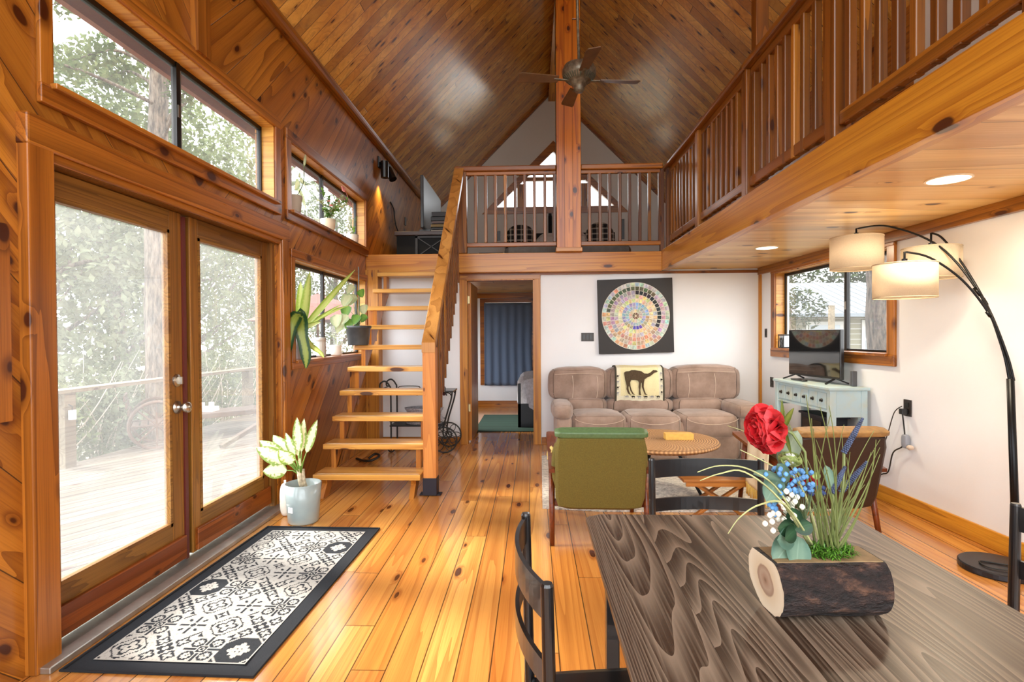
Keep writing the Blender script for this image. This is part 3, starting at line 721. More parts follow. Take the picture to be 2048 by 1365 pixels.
ROOT = RMl @ Vector((.022, 0, .05))
STEM = plain('artificial_stem', '#6d7742', .6, noise=.2, nscale=40); STEMD = plain('dark_stem', '#4b5a35', .6)
def curve(p, q, sag=.0, side=(0, 0, 0), n=10):
    p, q = Vector(p), Vector(q); s_ = Vector(side); out = []
    for i in range(n+1):
        t = i/n; out.append(p.lerp(q, t)+Vector((0, 0, sag))*4*t*(1-t)+s_*4*t*(1-t))
    return out
RED = attr_mat('red_silk_petals', .55, noise=.25, nscale=90, trans=.25)
def petals(m, c, r, ax, n_layers, cols, seed, op=.6):
    rr = random.Random(seed); ax = Vector(ax).normalized(); s1 = ax.orthogonal().normalized(); s2 = ax.cross(s1)
    for L in range(n_layers):
        f = (L+1)/n_layers; np_ = 3+L*2
        for k in range(np_):
            a = 2*pi*k/np_+L*.7+rr.random()*.3; d = s1*cos(a)+s2*sin(a); col = cols[rr.randrange(len(cols))]
            tdir = s1*-sin(a)+s2*cos(a); W_ = r*(.55+.55*f)
            def fn(u, v, d=d, tdir=tdir, f=f, W_=W_):
                w_ = (v*2-1); hgt = u*r*(1.25-.15*f); out = r*f*op*(sin(u*pi*.6)) + r*.18*f*u*u
                wd = W_*sin(pi*(.12+.76*u))**.6*w_
                ruf = .06*r*sin(w_*7+L)*u
                return Vector(c)+d*(out*(1-.25*w_*w_)+ruf)+tdir*wd+ax*(hgt-.5*r-.1*r*w_*w_)
            m.grid(fn, 6, 6, lambda u, v, col=col: col)
# big red bloom facing left, nodding
red = W(1532, 858, 1.13)
m = MB(); petals(m, red, .045, (-.85, -.25, -.05), 4, [(.62, .012, .02), (.75, .03, .035), (.5, .008, .015), (.8, .07, .08)], 3)
m.build('red_bloom', RED, lg, smooth=True)
m = MB()
for k in range(5):
    a = k*1.256; m.leaf(red+Vector((.034, .01, .0)), (.1, cos(a)*.5, sin(a)), .06, .022, .1, up=(1, 0, 0), n=5)
GREENL = leaf_mat('artificial_leaf', '#6c8a3c', '#93ab55', '#a9b96a', .1)
m.build('sepals', GREENL, lg, smooth=True)
m = MB(); p0 = W(1552, 850, 1.13); m.tube([p0, W(1585, 868, 1.13), W(1610, 905, 1.12), W(1618, 1000, 1.12), W(1630, 1090, 1.12), ROOT], .0028, 8); m.build('flower_stem', STEM, lg, smooth=True)
r2 = W(1607, 968, 1.16)
m = MB(); petals(m, r2, .026, (.1, -.4, .6), 3, [(.62, .012, .02), (.75, .03, .035), (.8, .12, .13)], 9, .8); m.build('red_bloom', RED, lg, smooth=True)
bud = W(1580, 920, 1.12)
m = MB(); petals(m, bud, .019, (0, -.2, 1), 3, [(.42, .5, .18), (.55, .6, .3), (.35, .42, .14)], 11, .7); m.ball(bud, .014)
m.build('green_bud', RED, lg, smooth=True)
m = MB(); m.tube(curve(bud, ROOT, 0, (.01, 0, 0)), .0022, 6); m.build('flower_stem', STEM, lg)
# grassy stems
m = MB(); rr = random.Random(2)
tips = [(1612, 790, .95), (1640, 815, .96), (1658, 812, .98), (1632, 880, 1.0), (1688, 850, 1.2), (1748, 862, 1.15), (1752, 880, 1.05), (1742, 905, 1.2), (1735, 925, 1.15), (1760, 880, 1.3), (1700, 905, 1.0), (1560, 800, 1.2), (1600, 890, 1.25), (1720, 955, 1.2), (1655, 940, 1.0), (1668, 930, 1.3)]
tips = tips + [(x+rr.uniform(-16, 12), y+rr.uniform(5, 50), Y+rr.uniform(-.06, .06)) for x, y, Y in tips]
for i, (x, y, Y) in enumerate(tips):
    m.tube(curve(ROOT+Vector((rr.uniform(-.012, .012), rr.uniform(-.01, .01), 0)), W(x, y, Y), 0, (rr.uniform(-.02, .02), 0, 0)), [.0022-.00016*k for k in range(11)], 5)
m.build('grass_stems', STEM, lg)['kind'] = 'stuff'
BLADE = plain('dry_grass_blade', '#b3b57e', .6, noise=.3, nscale=20); 
for pts in ([(1618, 1090, 1.12), (1560, 985, 1.05), (1500, 940, 1.0), (1440, 932, .98), (1395, 945, .96)], [(1618, 1090, 1.12), (1560, 1000, 1.0), (1490, 945, .95), (1440, 948, .93), (1400, 962, .92)], [(1625, 1090, 1.1), (1570, 1010, 1.0), (1520, 1010, .95), (1480, 1035, .92), (1456, 1068, .9)], [(1640, 1090, 1.1), (1610, 990, 1.1), (1560, 900, 1.15), (1500, 868, 1.2), (1455, 852, 1.25)], [(1640, 1090, 1.1), (1600, 970, 1.1), (1540, 930, 1.1), (1480, 900, 1.12)]):
    P_ = [W(*p) for p in pts]; m = MB()
    # smooth through points
    out = []
    for i in range(len(P_)-1):
        a = P_[max(0, i-1)]; b = P_[i]; c = P_[i+1]; d = P_[min(len(P_)-1, i+2)]
        for k in range(5):
            t = k/5; out.append(.5*((2*b)+(c-a)*t+(2*a-5*b+4*c-d)*t*t+(3*b-a-3*c+d)*t**3))
    out.append(P_[-1]); m.tube(out, [.0024*(1-.75*i/len(out)) for i in range(len(out))], 5); m.build('grass_blade', BLADE, lg)
LAV = plain('blue_lavender', '#434c66', .8, noise=.45, nscale=80)
for (a, b) in (((1725, 838, 1.12), (1688, 905, 1.12)), ((1690, 935, 1.1), (1664, 985, 1.1)), ((1733, 925, 1.16), (1682, 985, 1.16))):
    p, q = W(*a), W(*b); m = MB()
    for i in range(20):
        t = i/19; c = p.lerp(q, t); r = .001+.0030*min(1, t*2.2)
        for k in range(6):
            an = k*1.047+i*.5; s1 = (q-p).orthogonal().normalized(); s2 = (q-p).normalized().cross(s1)
            m.ball(c+(s1*cos(an)+s2*sin(an))*r, .0023, 6)
    m.build('lavender_spike', LAV, lg, smooth=True)
    m = MB(); m.tube(curve(q, ROOT, 0, (.008, 0, 0)), .0026, 6); m.build('flower_stem', STEM, lg)
SILV = leaf_mat('grey_green_leaf', '#5f8070', '#76937f', '#8fa792', .15)
DKL = leaf_mat('dark_green_leaf', '#24402c', '#35573a', '#47694a', .1)
oval = lambda t: sin(pi*min(1, t*.96+.04))**.55
def lv(a, b, wd, mat, up=(0, -1, .3), droop=.1):
    p, q = W(*a), W(*b); d = q-p; m = MB(); m.leaf(p, d, d.length, wd, droop, up=up, n=8, fold=.15, shape=oval); m.build('leaf', mat, lg, smooth=True)
lv((1590, 1075, 1.09), (1545, 1125, 1.06), .055, SILV); lv((1598, 1075, 1.09), (1592, 1138, 1.05), .05, SILV); lv((1590, 1075, 1.09), (1555, 1070, 1.03), .045, SILV)
lv((1568, 960, 1.08), (1508, 940, 1.05), .028, SILV, up=(0, -.6, 1)); lv((1560, 955, 1.08), (1530, 1000, 1.05), .045, SILV); lv((1575, 965, 1.1), (1556, 925, 1.08), .03, SILV)
lv((1563, 930, 1.14), (1592, 860, 1.14), .045, leaf_mat('translucent_leaf', '#7c8a72', '#8d997f', '#9da88c', .1)); lv((1668, 985, 1.1), (1652, 930, 1.1), .022, SILV)
lv((1590, 1060, 1.07), (1584, 1015, 1.06), .035, DKL); lv((1590, 1060, 1.07), (1622, 1045, 1.06), .035, DKL); lv((1590, 1060, 1.07), (1556, 1050, 1.04), .035, DKL); lv((1590, 1060, 1.07), (1570, 1075, 1.03), .03, DKL)
lv((1650, 1090, 1.14), (1690, 1125, 1.12), .035, DKL); lv((1640, 1085, 1.14), (1672, 1100, 1.17), .035, DKL); lv((1560, 985, 1.08), (1545, 1000, 1.06), .02, DKL); lv((1625, 955, 1.1), (1640, 948, 1.1), .015, GREENL)
# small blossoms on wiry stems
def sprig(name, mat, pts, r, root, n_st):
    m = MB()
    for p in pts:
        for k in range(4): m.ball(p+Vector((cos(k*1.57), .3*sin(k*1.9), sin(k*1.57)))*r*.3, r*.85, 8)
    m.build(name, mat, lg, smooth=True)['kind'] = 'stuff'
    m = MB()
    for p in pts[::n_st]: m.tube([p, p.lerp(root, .4)+Vector((0, 0, -.005)), root], .0006, 4)
    m.build('sprig_stems', STEMD, lg)['kind'] = 'stuff'
rr = random.Random(4); blues = []; whites = []; navy = []
for i in range(58):
    a = rr.random()*2*pi; q = sqrt(rr.random()); blues.append(W(1578+52*q*cos(a)*(1 if i % 2 else .7), 960+32*q*sin(a), 1.09+rr.uniform(-.04, .05)))
blues += [W(1545+rr.uniform(-9, 9), 1015+rr.uniform(-18, 18), 1.07) for i in range(14)]
blues += [W(1608+rr.uniform(-20, 20), 980+rr.uniform(-12, 14), 1.1) for i in range(14)]
for i in range(34): whites.append(W(1570+rr.gauss(0, 16), 1015+rr.gauss(0, 12), 1.07+rr.uniform(-.03, .04)))
whites += [W(*p) for p in ((1530, 1048, 1.05), (1544, 1044, 1.05), (1546, 1062, 1.04), (1568, 1040, 1.06), (1583, 990, 1.06), (1594, 995, 1.07))]
for i in range(12): navy.append(W(1630+rr.uniform(-16, 18), 980+rr.uniform(-8, 9), 1.1))
sprig('blue_blossoms', plain('blue_blossom', '#5f93c8', .7, noise=.3, nscale=90), blues, .0042, ROOT.lerp(W(1590, 1010, 1.08), .7), 3)
sprig('white_blossoms', plain('white_blossom', '#e6e2d2', .7), whites, .005, ROOT.lerp(W(1590, 1030, 1.08), .6), 3)
sprig('navy_blossoms', plain('navy_blossom', '#24355f', .7), navy, .0042, ROOT.lerp(W(1590, 1010, 1.08), .7), 3)

# ================================================================== SITTING AREA
RUG = NT('speckled_rug'); _tc = RUG.n('TexCoord').outputs['Object']
_n = RUG.n('TexNoise', {'Vector': RUG.n('Mapping', {'Vector': _tc, 'Scale': (1, 2.5, 1)}).outputs[0], 'Scale': 28., 'Detail': 8, 'Roughness': .8}).outputs[0]
RUG = RUG.surf(RUG.pbsdf(RUG.mix(RUG.mr(_n, .42, .6), lin('#e2dbcf'), lin('#8d8983')), .95, Normal=RUG.bump(_n, .3, .004)).outputs[0])
m = MB(); m.prism([(.06, 4.03), (.5, 3.97), (1.2, 3.97), (2.27, 4.02), (2.27, 5.75), (.08, 5.75)], 'z', 0.001, .014)
tag(m.build('area_rug', RUG), 'off-white speckled rug under the armchairs and coffee table', 'rug')

def armchair(label, loc, rz, back, seatm, edge, grp='mid-century armchairs'):
    t = thing('armchair', label, 'armchair', loc, rz, grp); L = dict(local=True)
    Mb = Matrix.Translation(Vector((0, -.315, .475))) @ Matrix.Rotation(radians(-15), 4, 'X').inverted()
    m = MB(); m.cushion(-.272, .272, -.035, .035, -.26, .235, e=10, n=8, puff=.0, M=Mb); m.build('backrest', back, t, smooth=True, **L)
    m = MB(); m.cushion(-.276, .276, -.038, .05, .222, .262, e=7, n=8, M=Mb); m.build('backrest_edge', edge, t, smooth=True, label='lighter piped top edge of the backrest', **L)
    Mf = Matrix.Translation(Vector((0, -.255, .48))) @ Matrix.Rotation(radians(15), 4, 'X')
    m = MB(); m.cushion(-.268, .268, -.05, .05, -.2, .22, e=5, n=8, puff=.1, M=Mf); m.build('back_cushion', seatm, t, smooth=True, **L)
    m = MB(); m.cushion(-.268, .268, -.24, .30, .27, .38, e=5, n=8, puff=.05); m.build('seat_cushion', seatm, t, smooth=True, **L)
    for s_ in (-1, 1):
        x = s_*.292
        m = MB(); m.tube([(x, -.17, .47), (x, -.30, .0)], [.021, .015], 12); m.build('rear_leg', WD['walnut'], t, smooth=True, **L)
        m = MB(); m.tube([(x, .24, .54), (x, .36, .0)], [.021, .015], 12); m.build('front_leg', WD['walnut'], t, smooth=True, **L)
        m = MB()
        prof = [(-.33, .468, .017), (-.2, .482, .022), (0, .50, .024), (.2, .532, .03), (.33, .556, .036), (.39, .566, .034), (.415, .567, .02)]
        def fn(u, v, x=x):
            i = min(int(u*6), 5); f = u*6-i; a, b = prof[i], prof[i+1]; y, z, w_ = (a[k]*(1-f)+b[k]*f for k in range(3))
            return (x+(v*2-1)*w_, y, z)
        m.grid(fn, 18, 4); m.build('armrest', WD['walnut'], t, solid=.022, smooth=False, **L)
        m = MB(); m.bar((x, -.2, .255), (x, .30, .30), .022, .04); m.build('side_rail', WD['walnut'], t, bevel=.004, **L)
    m = MB(); m.bar((-.29, .29, .28), (.29, .29, .28), .022, .05); m.build('front_rail', WD['walnut'], t, bevel=.004, **L)
    m = MB(); m.bar((-.29, -.19, .235), (.29, -.19, .235), .022, .045); m.build('rear_rail', WD['walnut'], t, bevel=.004, **L)
    return t
OLIVE = plain('olive_velvet', '#62581f', .85, noise=.18, nscale=150, bump=.3, bscale=500)
GREENV = plain('green_leather_edge', '#4f6a45', .5, noise=.2, nscale=60)
LEATHER = plain('brown_leather_back', '#2c170b', .5, noise=.2, nscale=120, bump=.3, bscale=400)
TAN = plain('worn_tan_edge', '#8c6a3c', .55, noise=.35, nscale=25)
ac1 = armchair('olive green armchair with walnut arms seen from behind near the doorway side', (.408, 3.62, 0), radians(-1.5), OLIVE, OLIVE, GREENV)
ac2 = armchair('brown leather armchair with tan top edge beyond the flowers near the console', (1.80, 3.66, 0), radians(3), LEATHER, LEATHER, TAN)
# throws
CREAM = attr_mat('cream_throw_weave', .9, noise=.15, nscale=200, bump=.3)
def sheet(name, pts, nu, nv, mat, label, cat, group=None, fringe=0, col=(.75, .65, .45), fcol=(.65, .48, .14)):
    "pts: function (u, v) -> point"
    m = MB(); m.grid(pts, nu, nv, lambda u, v: col)
    if fringe:
        for k in range(fringe):
            u = (k+.5)/fringe; a = Vector(pts(u, 1)); b = a+Vector((0, 0, -.05))+Vector((random.uniform(-.006, .006),)*3)
            m.c = fcol; m.tube([a, b], .003, 4); m.c = None
    return tag(m.build(name, mat, solid=.006, smooth=True), label, cat, group)
def throw1(u, v):
    # over the left arm and seat of the green chair
    x = .10+.60*u; 
    return (x+.012*sin(v*9), 3.52+.30*v, (.405 if 0.08 < u < .92 else .30)+.01*sin(u*12)-.22*max(0, v-.93)/.07*0)
m = MB()
m.grid(lambda u, v: (.118-.02*v+.008*sin(u*11), 3.62+.22*u, .53-.09*v+.01*sin(u*7)), 8, 6, lambda u, v: (.80, .62, .22)); m.grid(lambda u, v: (.118+.58*v, 3.62+.22*u, .53-.12*sin(v*pi)**.5), 8, 12, lambda u, v: (.80, .62, .22))
m.grid(lambda u, v: (.70+.006*sin(u*11), 3.62+.22*u, .53-.09*v+.01*sin(u*7)), 8, 6, lambda u, v: (.80, .62, .22))
tag(m.build('yellow_throw', CREAM, smooth=True, solid=.006), 'yellow throw lying over the seat and arms of the green armchair', 'throw')
m = MB()
def th2(u, v):
    # hangs over the left arm of the brown chair: seat side -> arm top -> outside
    s_ = v*3
    if s_ < 1: x, z = 1.66-.14*s_, .40+.17*s_
    elif s_ < 1.35: x, z = 1.52-.055*(s_-1)/.35, .578
    else: x, z = 1.465-.01*(s_-1.35), .578-.30*(s_-1.35)/1.65
    return (x+.006*sin(u*14), 3.44+.34*u, z+.008*sin(u*9))
m.grid(th2, 12, 24, lambda u, v: (.82, .72, .50))
for k in range(26):
    a = Vector(th2((k+.5)/26, 1)); m.c = (.72, .5, .13); m.tube([a, a+Vector((random.uniform(-.006, .006), random.uniform(-.005, .005), -.075))], .0032, 4); m.c = None
tag(m.build('cream_throw', CREAM, smooth=True, solid=.005), 'cream throw with mustard fringe over the arm of the brown armchair', 'throw')

# folding stool
fs = thing('folding_stool', 'small folding wooden slatted stool on the speckled rug', 'stool', (1.30, 3.92, .014))
m = MB(); m.box(1.03, 1.55, 3.78, 4.06, .268, .288); m.build('seat', WD['stool'], fs, bevel=.003)
m = MB(); m.box(1.05, 1.53, 3.785, 3.80, .24, .268); m.build('seat_rail', WD['stool'], fs)
for y in (3.82, 4.02):
    for a, b in ((1.10, 1.46), (1.46, 1.10)):
        m = MB(); m.bar((a, y+(.012 if a < b else -.012), .262), (b, y+(.012 if a < b else -.012), .022), .02, .034, up=(0, 1, 0)); m.build('leg', WD['stool'], fs, bevel=.003)
# coffee table
WICK = NT('woven_rattan'); _tc = WICK.n('TexCoord').outputs['Object']
_s = WICK.n('SeparateXYZ', {0: _tc}).outputs; _r = WICK.math('SQRT', WICK.math('ADD', WICK.math('MULTIPLY', _s[0], _s[0]), WICK.math('MULTIPLY', _s[1], _s[1])))
_a = WICK.math('ARCTAN2', _s[1], _s[0]); _ri = WICK.math('MULTIPLY', _r, 52.); _rid = WICK.math('FLOOR', _ri)
_k = WICK.math('SINE', WICK.math('ADD', WICK.math('MULTIPLY', _a, 90.), WICK.math('ADD', WICK.math('MULTIPLY', WICK.math('FRACT', _ri), 2.6), WICK.math('MULTIPLY', _rid, 2.4))))
_b = WICK.math('MULTIPLY', WICK.mr(_k, -1, 1, .35, 1.), WICK.math('SINE', WICK.math('MULTIPLY', WICK.math('FRACT', _ri), pi)))
WICK = WICK.surf(WICK.pbsdf(WICK.mix(_b, lin('#6b4322'), lin('#dfb07a')), .6, Normal=WICK.bump(_b, .9, .008)).outputs[0])
ct = thing('coffee_table', 'round woven rattan coffee table on black splayed legs before the sofa', 'table', (1.005, 4.42, .014))
m = MB(); m.lathe([(.02, .395), (.44, .395), (.462, .405), (.47, .42), (.462, .435), (.44, .437), (.0, .437)], n=64); m.build('tabletop', WICK, ct, local=True, smooth=True)
for k in range(3):
    a = radians(-15+120*k); m = MB(); m.bar((.12*cos(a), .12*sin(a), .392), (.33*cos(a), .33*sin(a), 0.0), .045, .022, up=(cos(a), sin(a), 0)); m.build('leg', BLACKM, ct, local=True)
m = MB(); m.box(.10, .0, .0, .0, 0, 0) if False else m.box(1.05, 1.27, 4.36, 4.44, .452, .50)
bx_ = m.build('tissue_box', WD['tread'] if False else plain('yellow_bamboo', '#e0b155', .45, noise=.15, nscale=30)); bx_['label'] = 'yellow wooden box lying on the woven coffee table'; bx_['category'] = 'box'

# ---- reclining sofa
SUEDE = NT('taupe_suede'); _tc = SUEDE.n('TexCoord').outputs['Object']
_n = SUEDE.n('TexNoise', {'Vector': _tc, 'Scale': 5., 'Detail': 6, 'Roughness': .6}).outputs[0]
_n2 = SUEDE.n('TexNoise', {'Vector': _tc, 'Scale': 160., 'Detail': 2}).outputs[0]
SUEDE = SUEDE.surf(SUEDE.pbsdf(SUEDE.mix(SUEDE.mr(_n, .3, .7), lin('#7c6658'), lin('#a58d7f')), .85, **{'Sheen Weight': .3, 'Normal': SUEDE.bump(_n2, .15, .003)}).outputs[0])
SEAM = plain('pale_seam_thread', '#cdb8a6', .7)
so = thing('recliner_sofa', 'taupe suede three-seat reclining sofa against the white back wall', 'sofa', (1.2, 5.9, .0))
m = MB(); m.cushion(.27, 2.15, 5.45, 6.25, .03, .42, e=12, n=6); m.build('sofa_base', SUEDE, so, smooth=True)
sw = (.385, .965, 1.455, 2.02)
bx3 = ((.18, .815), (.80, 1.53), (1.515, 2.25))
seats = ((.375, .925), (.925, 1.475), (1.475, 2.035))
for i, (a, b) in enumerate(seats):
    m = MB(); m.cushion(a+.003, b-.003, 5.40, 5.97, .25, .495, e=5.5, n=12, puff=.07, wr=.006); m.build('seat_cushion', SUEDE, so, smooth=True)
    m = MB(); m.cushion(a+.006, b-.006, 5.41, 5.56, .05, .30, e=8, n=10, puff=.04, wr=.005); m.build('footrest', SUEDE, so, smooth=True)
    m = MB(); m.tube([(a+.03+(b-a-.06)*t, 5.394-.02*(1-(2*t-1)**2), .46-.055*(1-(2*t-1)**2)**.7) for t in [k/16 for k in range(17)]], .0025, 5); m.build('seam', SEAM, so, label='pale stitched seam')
for i, (a, b) in enumerate(bx3):
    zt = (.925, .93, .945)[i]; a2, b2 = (a+.0, b) if i == 0 else (a, b)
    m = MB(); m.cushion(a2, b2, 5.98, 6.26, .565, zt, e=5.5, n=12, puff=.07, wr=.007); m.build('head_cushion', SUEDE, so, smooth=True)
    lx0, lx1 = max(a+.08, .42), min(b-.05, 2.0)
    m = MB(); m.cushion(a+.02 if i else .33, b-.02 if i < 2 else 2.07, 5.93, 6.24, .42, .60, e=4, n=10, puff=.08, wr=.006); m.build('lumbar_cushion', SUEDE, so, smooth=True)
    if i != 1:
        for fx in (.38, .80) if i == 0 else (.22, .6):
            x = a+(b-a)*fx; m = MB(); m.tube([(x+.012*sin(t*3), 5.962-.012*sin(pi*t), .60+(zt-.68)*t) for t in [k/10 for k in range(11)]], .0025, 5); m.build('seam', SEAM, so, label='pale stitched seam')
        m = MB(); m.tube([(a+.05+(b-a-.12)*t, 5.961, zt-.06-.006*cos(t*6)) for t in [k/10 for k in range(11)]], .0025, 5); m.build('seam', SEAM, so, label='pale stitched seam')
for s_, (a, b, c, d) in ((-1, (.185, .40, .22, .385)), (1, (2.01, 2.27, 2.03, 2.235))):
    m = MB(); m.cushion(a, b, 5.36, 6.05, .43, .60, e=3.2, n=12, puff=.05, wr=.006); m.build('armrest', SUEDE, so, smooth=True)
    m = MB(); m.cushion(c, d, 5.40, 6.2, .02, .50, e=8, n=10, puff=.02, wr=.004); m.build('arm_panel', SUEDE, so, smooth=True)

# ---- throw with the camel, over the middle back
thr = thing('camel_throw', 'cream woven throw with a dark camel motif over the middle sofa back', 'throw blanket', (1.17, 6.0, .9))
def thp(u, v, off=0.):
    # u across (0..1), v: 0 behind top .. 1 front bottom
    x = .885+.535*u + (.012*(v-.5)*(u-.5)); s_ = v*1.18
    if s_ < .22:
        t = s_/.22; y = 6.20-.20*t; z = .925+.022*sin(t*pi)
    else:
        t = (s_-.22)/.96; y = 5.985-.035*sin(t*pi*.8)-off; z = .93-.385*t - .012*sin(u*pi)*(-1)
    return (x, y-off-.018*sin(u*pi)-.003*sin(u*40)*v, z+.004*sin(u*9))
m = MB(); m.grid(thp, 26, 34, lambda u, v: (.08, .07, .05) if (u < .02 or u > .98) else (.80, .72, .42) if (.10 < u < .90 and v < .84) else (.78, .74, .56))
m.build('blanket', FABRICC, thr, smooth=True, solid=.006)
CAM = plain('camel_motif_weave', '#4a3a26', .9, noise=.45, nscale=160); CAMG = plain('grey_motif_weave', '#8d8f92', .9); CAMB = plain('black_motif_weave', '#141210', .9)
camel = [(.18, .20), (.20, .42), (.23, .60), (.225, .70), (.255, .82), (.28, .865), (.33, .865), (.30, .845), (.275, .75), (.265, .66), (.275, .60), (.29, .66), (.30, .74), (.35, .86), (.40, .86), (.365, .835), (.325, .72), (.305, .60), (.30, .50), (.32, .42), (.40, .415), (.46, .44), (.475, .50), (.465, .62), (.475, .70), (.47, .865), (.525, .87), (.51, .845), (.50, .72), (.505, .62), (.515, .50), (.53, .50), (.53, .62), (.56, .74), (.59, .86), (.645, .86), (.61, .83), (.585, .72), (.57, .62), (.575, .50), (.59, .40), (.64, .345), (.70, .31), (.76, .25), (.80, .20), (.84, .19), (.87, .16), (.84, .13), (.77, .125), (.72, .19), (.66, .23), (.59, .22), (.54, .16), (.50, .14), (.40, .12), (.33, .125), (.28, .16), (.22, .165)]
def motif(name, pts, mat, x0, y0, sx, sy):
    m = MB(); P2 = [Vector(thp(x0+sx*p[0], .22/1.18+(1-.22/1.18)*(y0+sy*p[1])*.93-.02, .0085)) for p in pts]
    # fan-free strip: subdivide the outline through a tessellated face
    m.poly(P2[::-1]); return m.build(name, mat, thr)
motif('camel_motif', camel, CAM, 0, 0, 1, 1)
mini = [((p[0]-.18)/.69, (p[1]-.12)/.75) for p in camel]
for i in range(6):
    motif('small_camel_motif', [(1-p[0], p[1]) for p in mini], CAMB if i % 2 else CAMG, .17+.125*i, .895, .10, .085)
for i in range(4):
    motif('side_camel_motif', mini, CAMG if i % 2 else CAMB, .035, .26+.17*i, .055, .11); motif('side_camel_motif', mini, CAMB if i % 2 else CAMG, .915, .18+.19*i, .05, .12)
m = MB()
for k in range(70):
    u = (k+.5)/70; a = Vector(thp(u, .995, .003)); m.tube([a, a+Vector((random.uniform(-.008, .008), -.004, -.03)), a+Vector((random.uniform(-.014, .014), -.004, -.055-random.random()*.012))], [.0035, .003, .0015], 4)
f_ = m.build('fringe', plain('throw_fringe', '#6b5840', .9, noise=.4, nscale=100), thr); f_['kind'] = 'stuff'

# ================================================================== WALL THINGS
pt = thing('mosaic_painting', 'square dark canvas with a round mosaic wheel hanging above the sofa', 'painting', (1.187, 6.38, 1.507))
MP = Matrix.Translation(Vector((1.187, 6.372, 1.507))) @ Matrix.Rotation(radians(-1.3), 4, 'Y')
m = MB(); m.xbox(MP, .865, .036, .865); m.build('canvas', plain('dark_stained_canvas', '#1b1411', .55, noise=.25, nscale=14), pt, bevel=.003)
rr = random.Random(12); m = MB(); yf = -.0195
def ppt(r, a, dy=0): return MP @ Vector((r*cos(a), yf-dy, r*sin(a)))
def disc(m, r0, r1, col, dy, n=72):
    m.c = col
    for k in range(n):
        a, b = 2*pi*k/n, 2*pi*(k+1)/n
        m.poly([ppt(r0, a, dy), ppt(r1, a, dy), ppt(r1, b, dy), ppt(r0, b, dy)])
disc(m, .0001, .392, (.62, .60, .52), .001)
rings_ = [(.345, .386, 44), (.298, .341, 40), (.25, .294, 36), (.205, .246, 32), (.16, .2, 28), (.118, .156, 24), (.08, .114, 20), (.042, .076, 14), (.012, .038, 8)]
def pal(ri, a):
    t = (a/(2*pi)) % 1; v = lambda c: tuple(max(0, min(1, x*(.75+.5*rr.random()))) for x in c)
    if ri == 0: return v((.42, .50, .48)) if rr.random() < .8 else v((.6, .32, .2))
    if ri == 1: return v((.10, .12, .07)) if .12 < t < .47 else v((.45, .35, .4) if t < .12 or t > .85 else (.55, .42, .25))
    if ri == 2: return v((.03, .035, .04)) if (t > .93 or t < .24) else v((.35, .28, .35)) if t < .6 else v((.55, .30, .20))
    if ri == 3: return v((.62, .50, .28)) if rr.random() < .6 else v((.5, .45, .45))
    if ri == 4: return v((.68, .58, .34))
    if ri == 5: return v((.28, .36, .55)) if t < .6 else v((.10, .08, .45) if .70 < t < .82 else (.4, .3, .2))
    if ri == 6: return v((.32, .42, .52))
    if ri == 7: return v((.55, .5, .35))
    return v((.16, .10, .05))
for ri, (a0, a1, n) in enumerate(rings_):
    for k in range(n):
        a, b = 2*pi*(k+.08)/n, 2*pi*(k+.92)/n; q = 3
        # each tile is mottled in small cells
        base = pal(ri, (a+b)/2)
        for i in range(q):
            for j in range(2):
                f = .72+.56*rr.random(); m.c = tuple(min(1, x*f) for x in base)
                aa, ab = a+(b-a)*i/q, a+(b-a)*(i+1)/q; ra, rb = a0+(a1-a0)*j/2, a0+(a1-a0)*(j+1)/2
                m.poly([ppt(ra, aa, .002), ppt(rb, aa, .002), ppt(rb, ab, .002), ppt(ra, ab, .002)])
m.c = (.7, .6, .4); m.poly([ppt(.01, 2*pi*k/12, .0025) for k in range(12)])
m.build('mosaic_wheel', COLM, pt)

def plate(name, label, cat, box_, toggles, group=None):
    t = thing(name, label, cat, ((box_[0]+box_[1])/2, (box_[2]+box_[3])/2, box_[4]), group=group)
    m = MB(); m.box(*box_); m.build('plate', PLASTIC, t, bevel=.002)
    for b in toggles:
        m = MB(); m.box(*b); m.build('switch' if 'switch' in name else 'socket', plain('plate_insert', '#15100d', .3) if 'plate_insert' not in bpy.data.materials else bpy.data.materials['plate_insert'], t)
    return t
plate('light_switch', 'wide dark switch plate with three rockers left of the painting', 'light switch', (.56, .707, 6.391, 6.40, 1.216, 1.316), [(.58+.04*k, .604+.04*k, 6.385, 6.391, 1.24, 1.292) for k in range(3)])
XF[0] = WALLR
plate('light_switch', 'narrow dark switch plate in the corner beside the side window', 'light switch', (2.622, 2.63, 6.235, 6.28, 1.25, 1.35), [(2.617, 2.622, 6.25, 6.265, 1.27, 1.33)])
plate('wall_socket', 'dark socket plate just left of the aqua console top', 'socket', (2.622, 2.63, 6.08, 6.15, .70, .81), [(2.618, 2.622, 6.1, 6.13, .72, .75), (2.618, 2.622, 6.1, 6.13, .76, .79)])
plate('wall_socket', 'dark socket plate with plugs on the bare right wall', 'socket', (2.622, 2.63, 4.0, 4.075, .69, .81), [(2.618, 2.622, 4.02, 4.055, .71, .74), (2.618, 2.622, 4.02, 4.055, .76, .79)])
XF[0] = None
CABLE = plain('black_cable', '#17130f', .5)
def cable(pts, r, label, name='cable'):
    P_ = [Vector(p) for p in pts]; out = []
    for i in range(len(P_)-1):
        a = P_[max(0, i-1)]; b = P_[i]; c = P_[i+1]; d = P_[min(len(P_)-1, i+2)]
        for k in range(6):
            t = k/6; out.append(.5*((2*b)+(c-a)*t+(2*a-5*b+4*c-d)*t*t+(3*b-a-3*c+d)*t**3))
    out.append(P_[-1]); m = MB(); m.tube(out, r, 7)
    return tag(m.build(name, CABLE, smooth=True), label, 'cord')
XF[0] = WALLR
tag(MB().box(2.575, 2.618, 4.02, 4.058, .705, .745).build('power_plug', BLACK, bevel=.004), 'black plug in the socket on the right wall', 'plug')
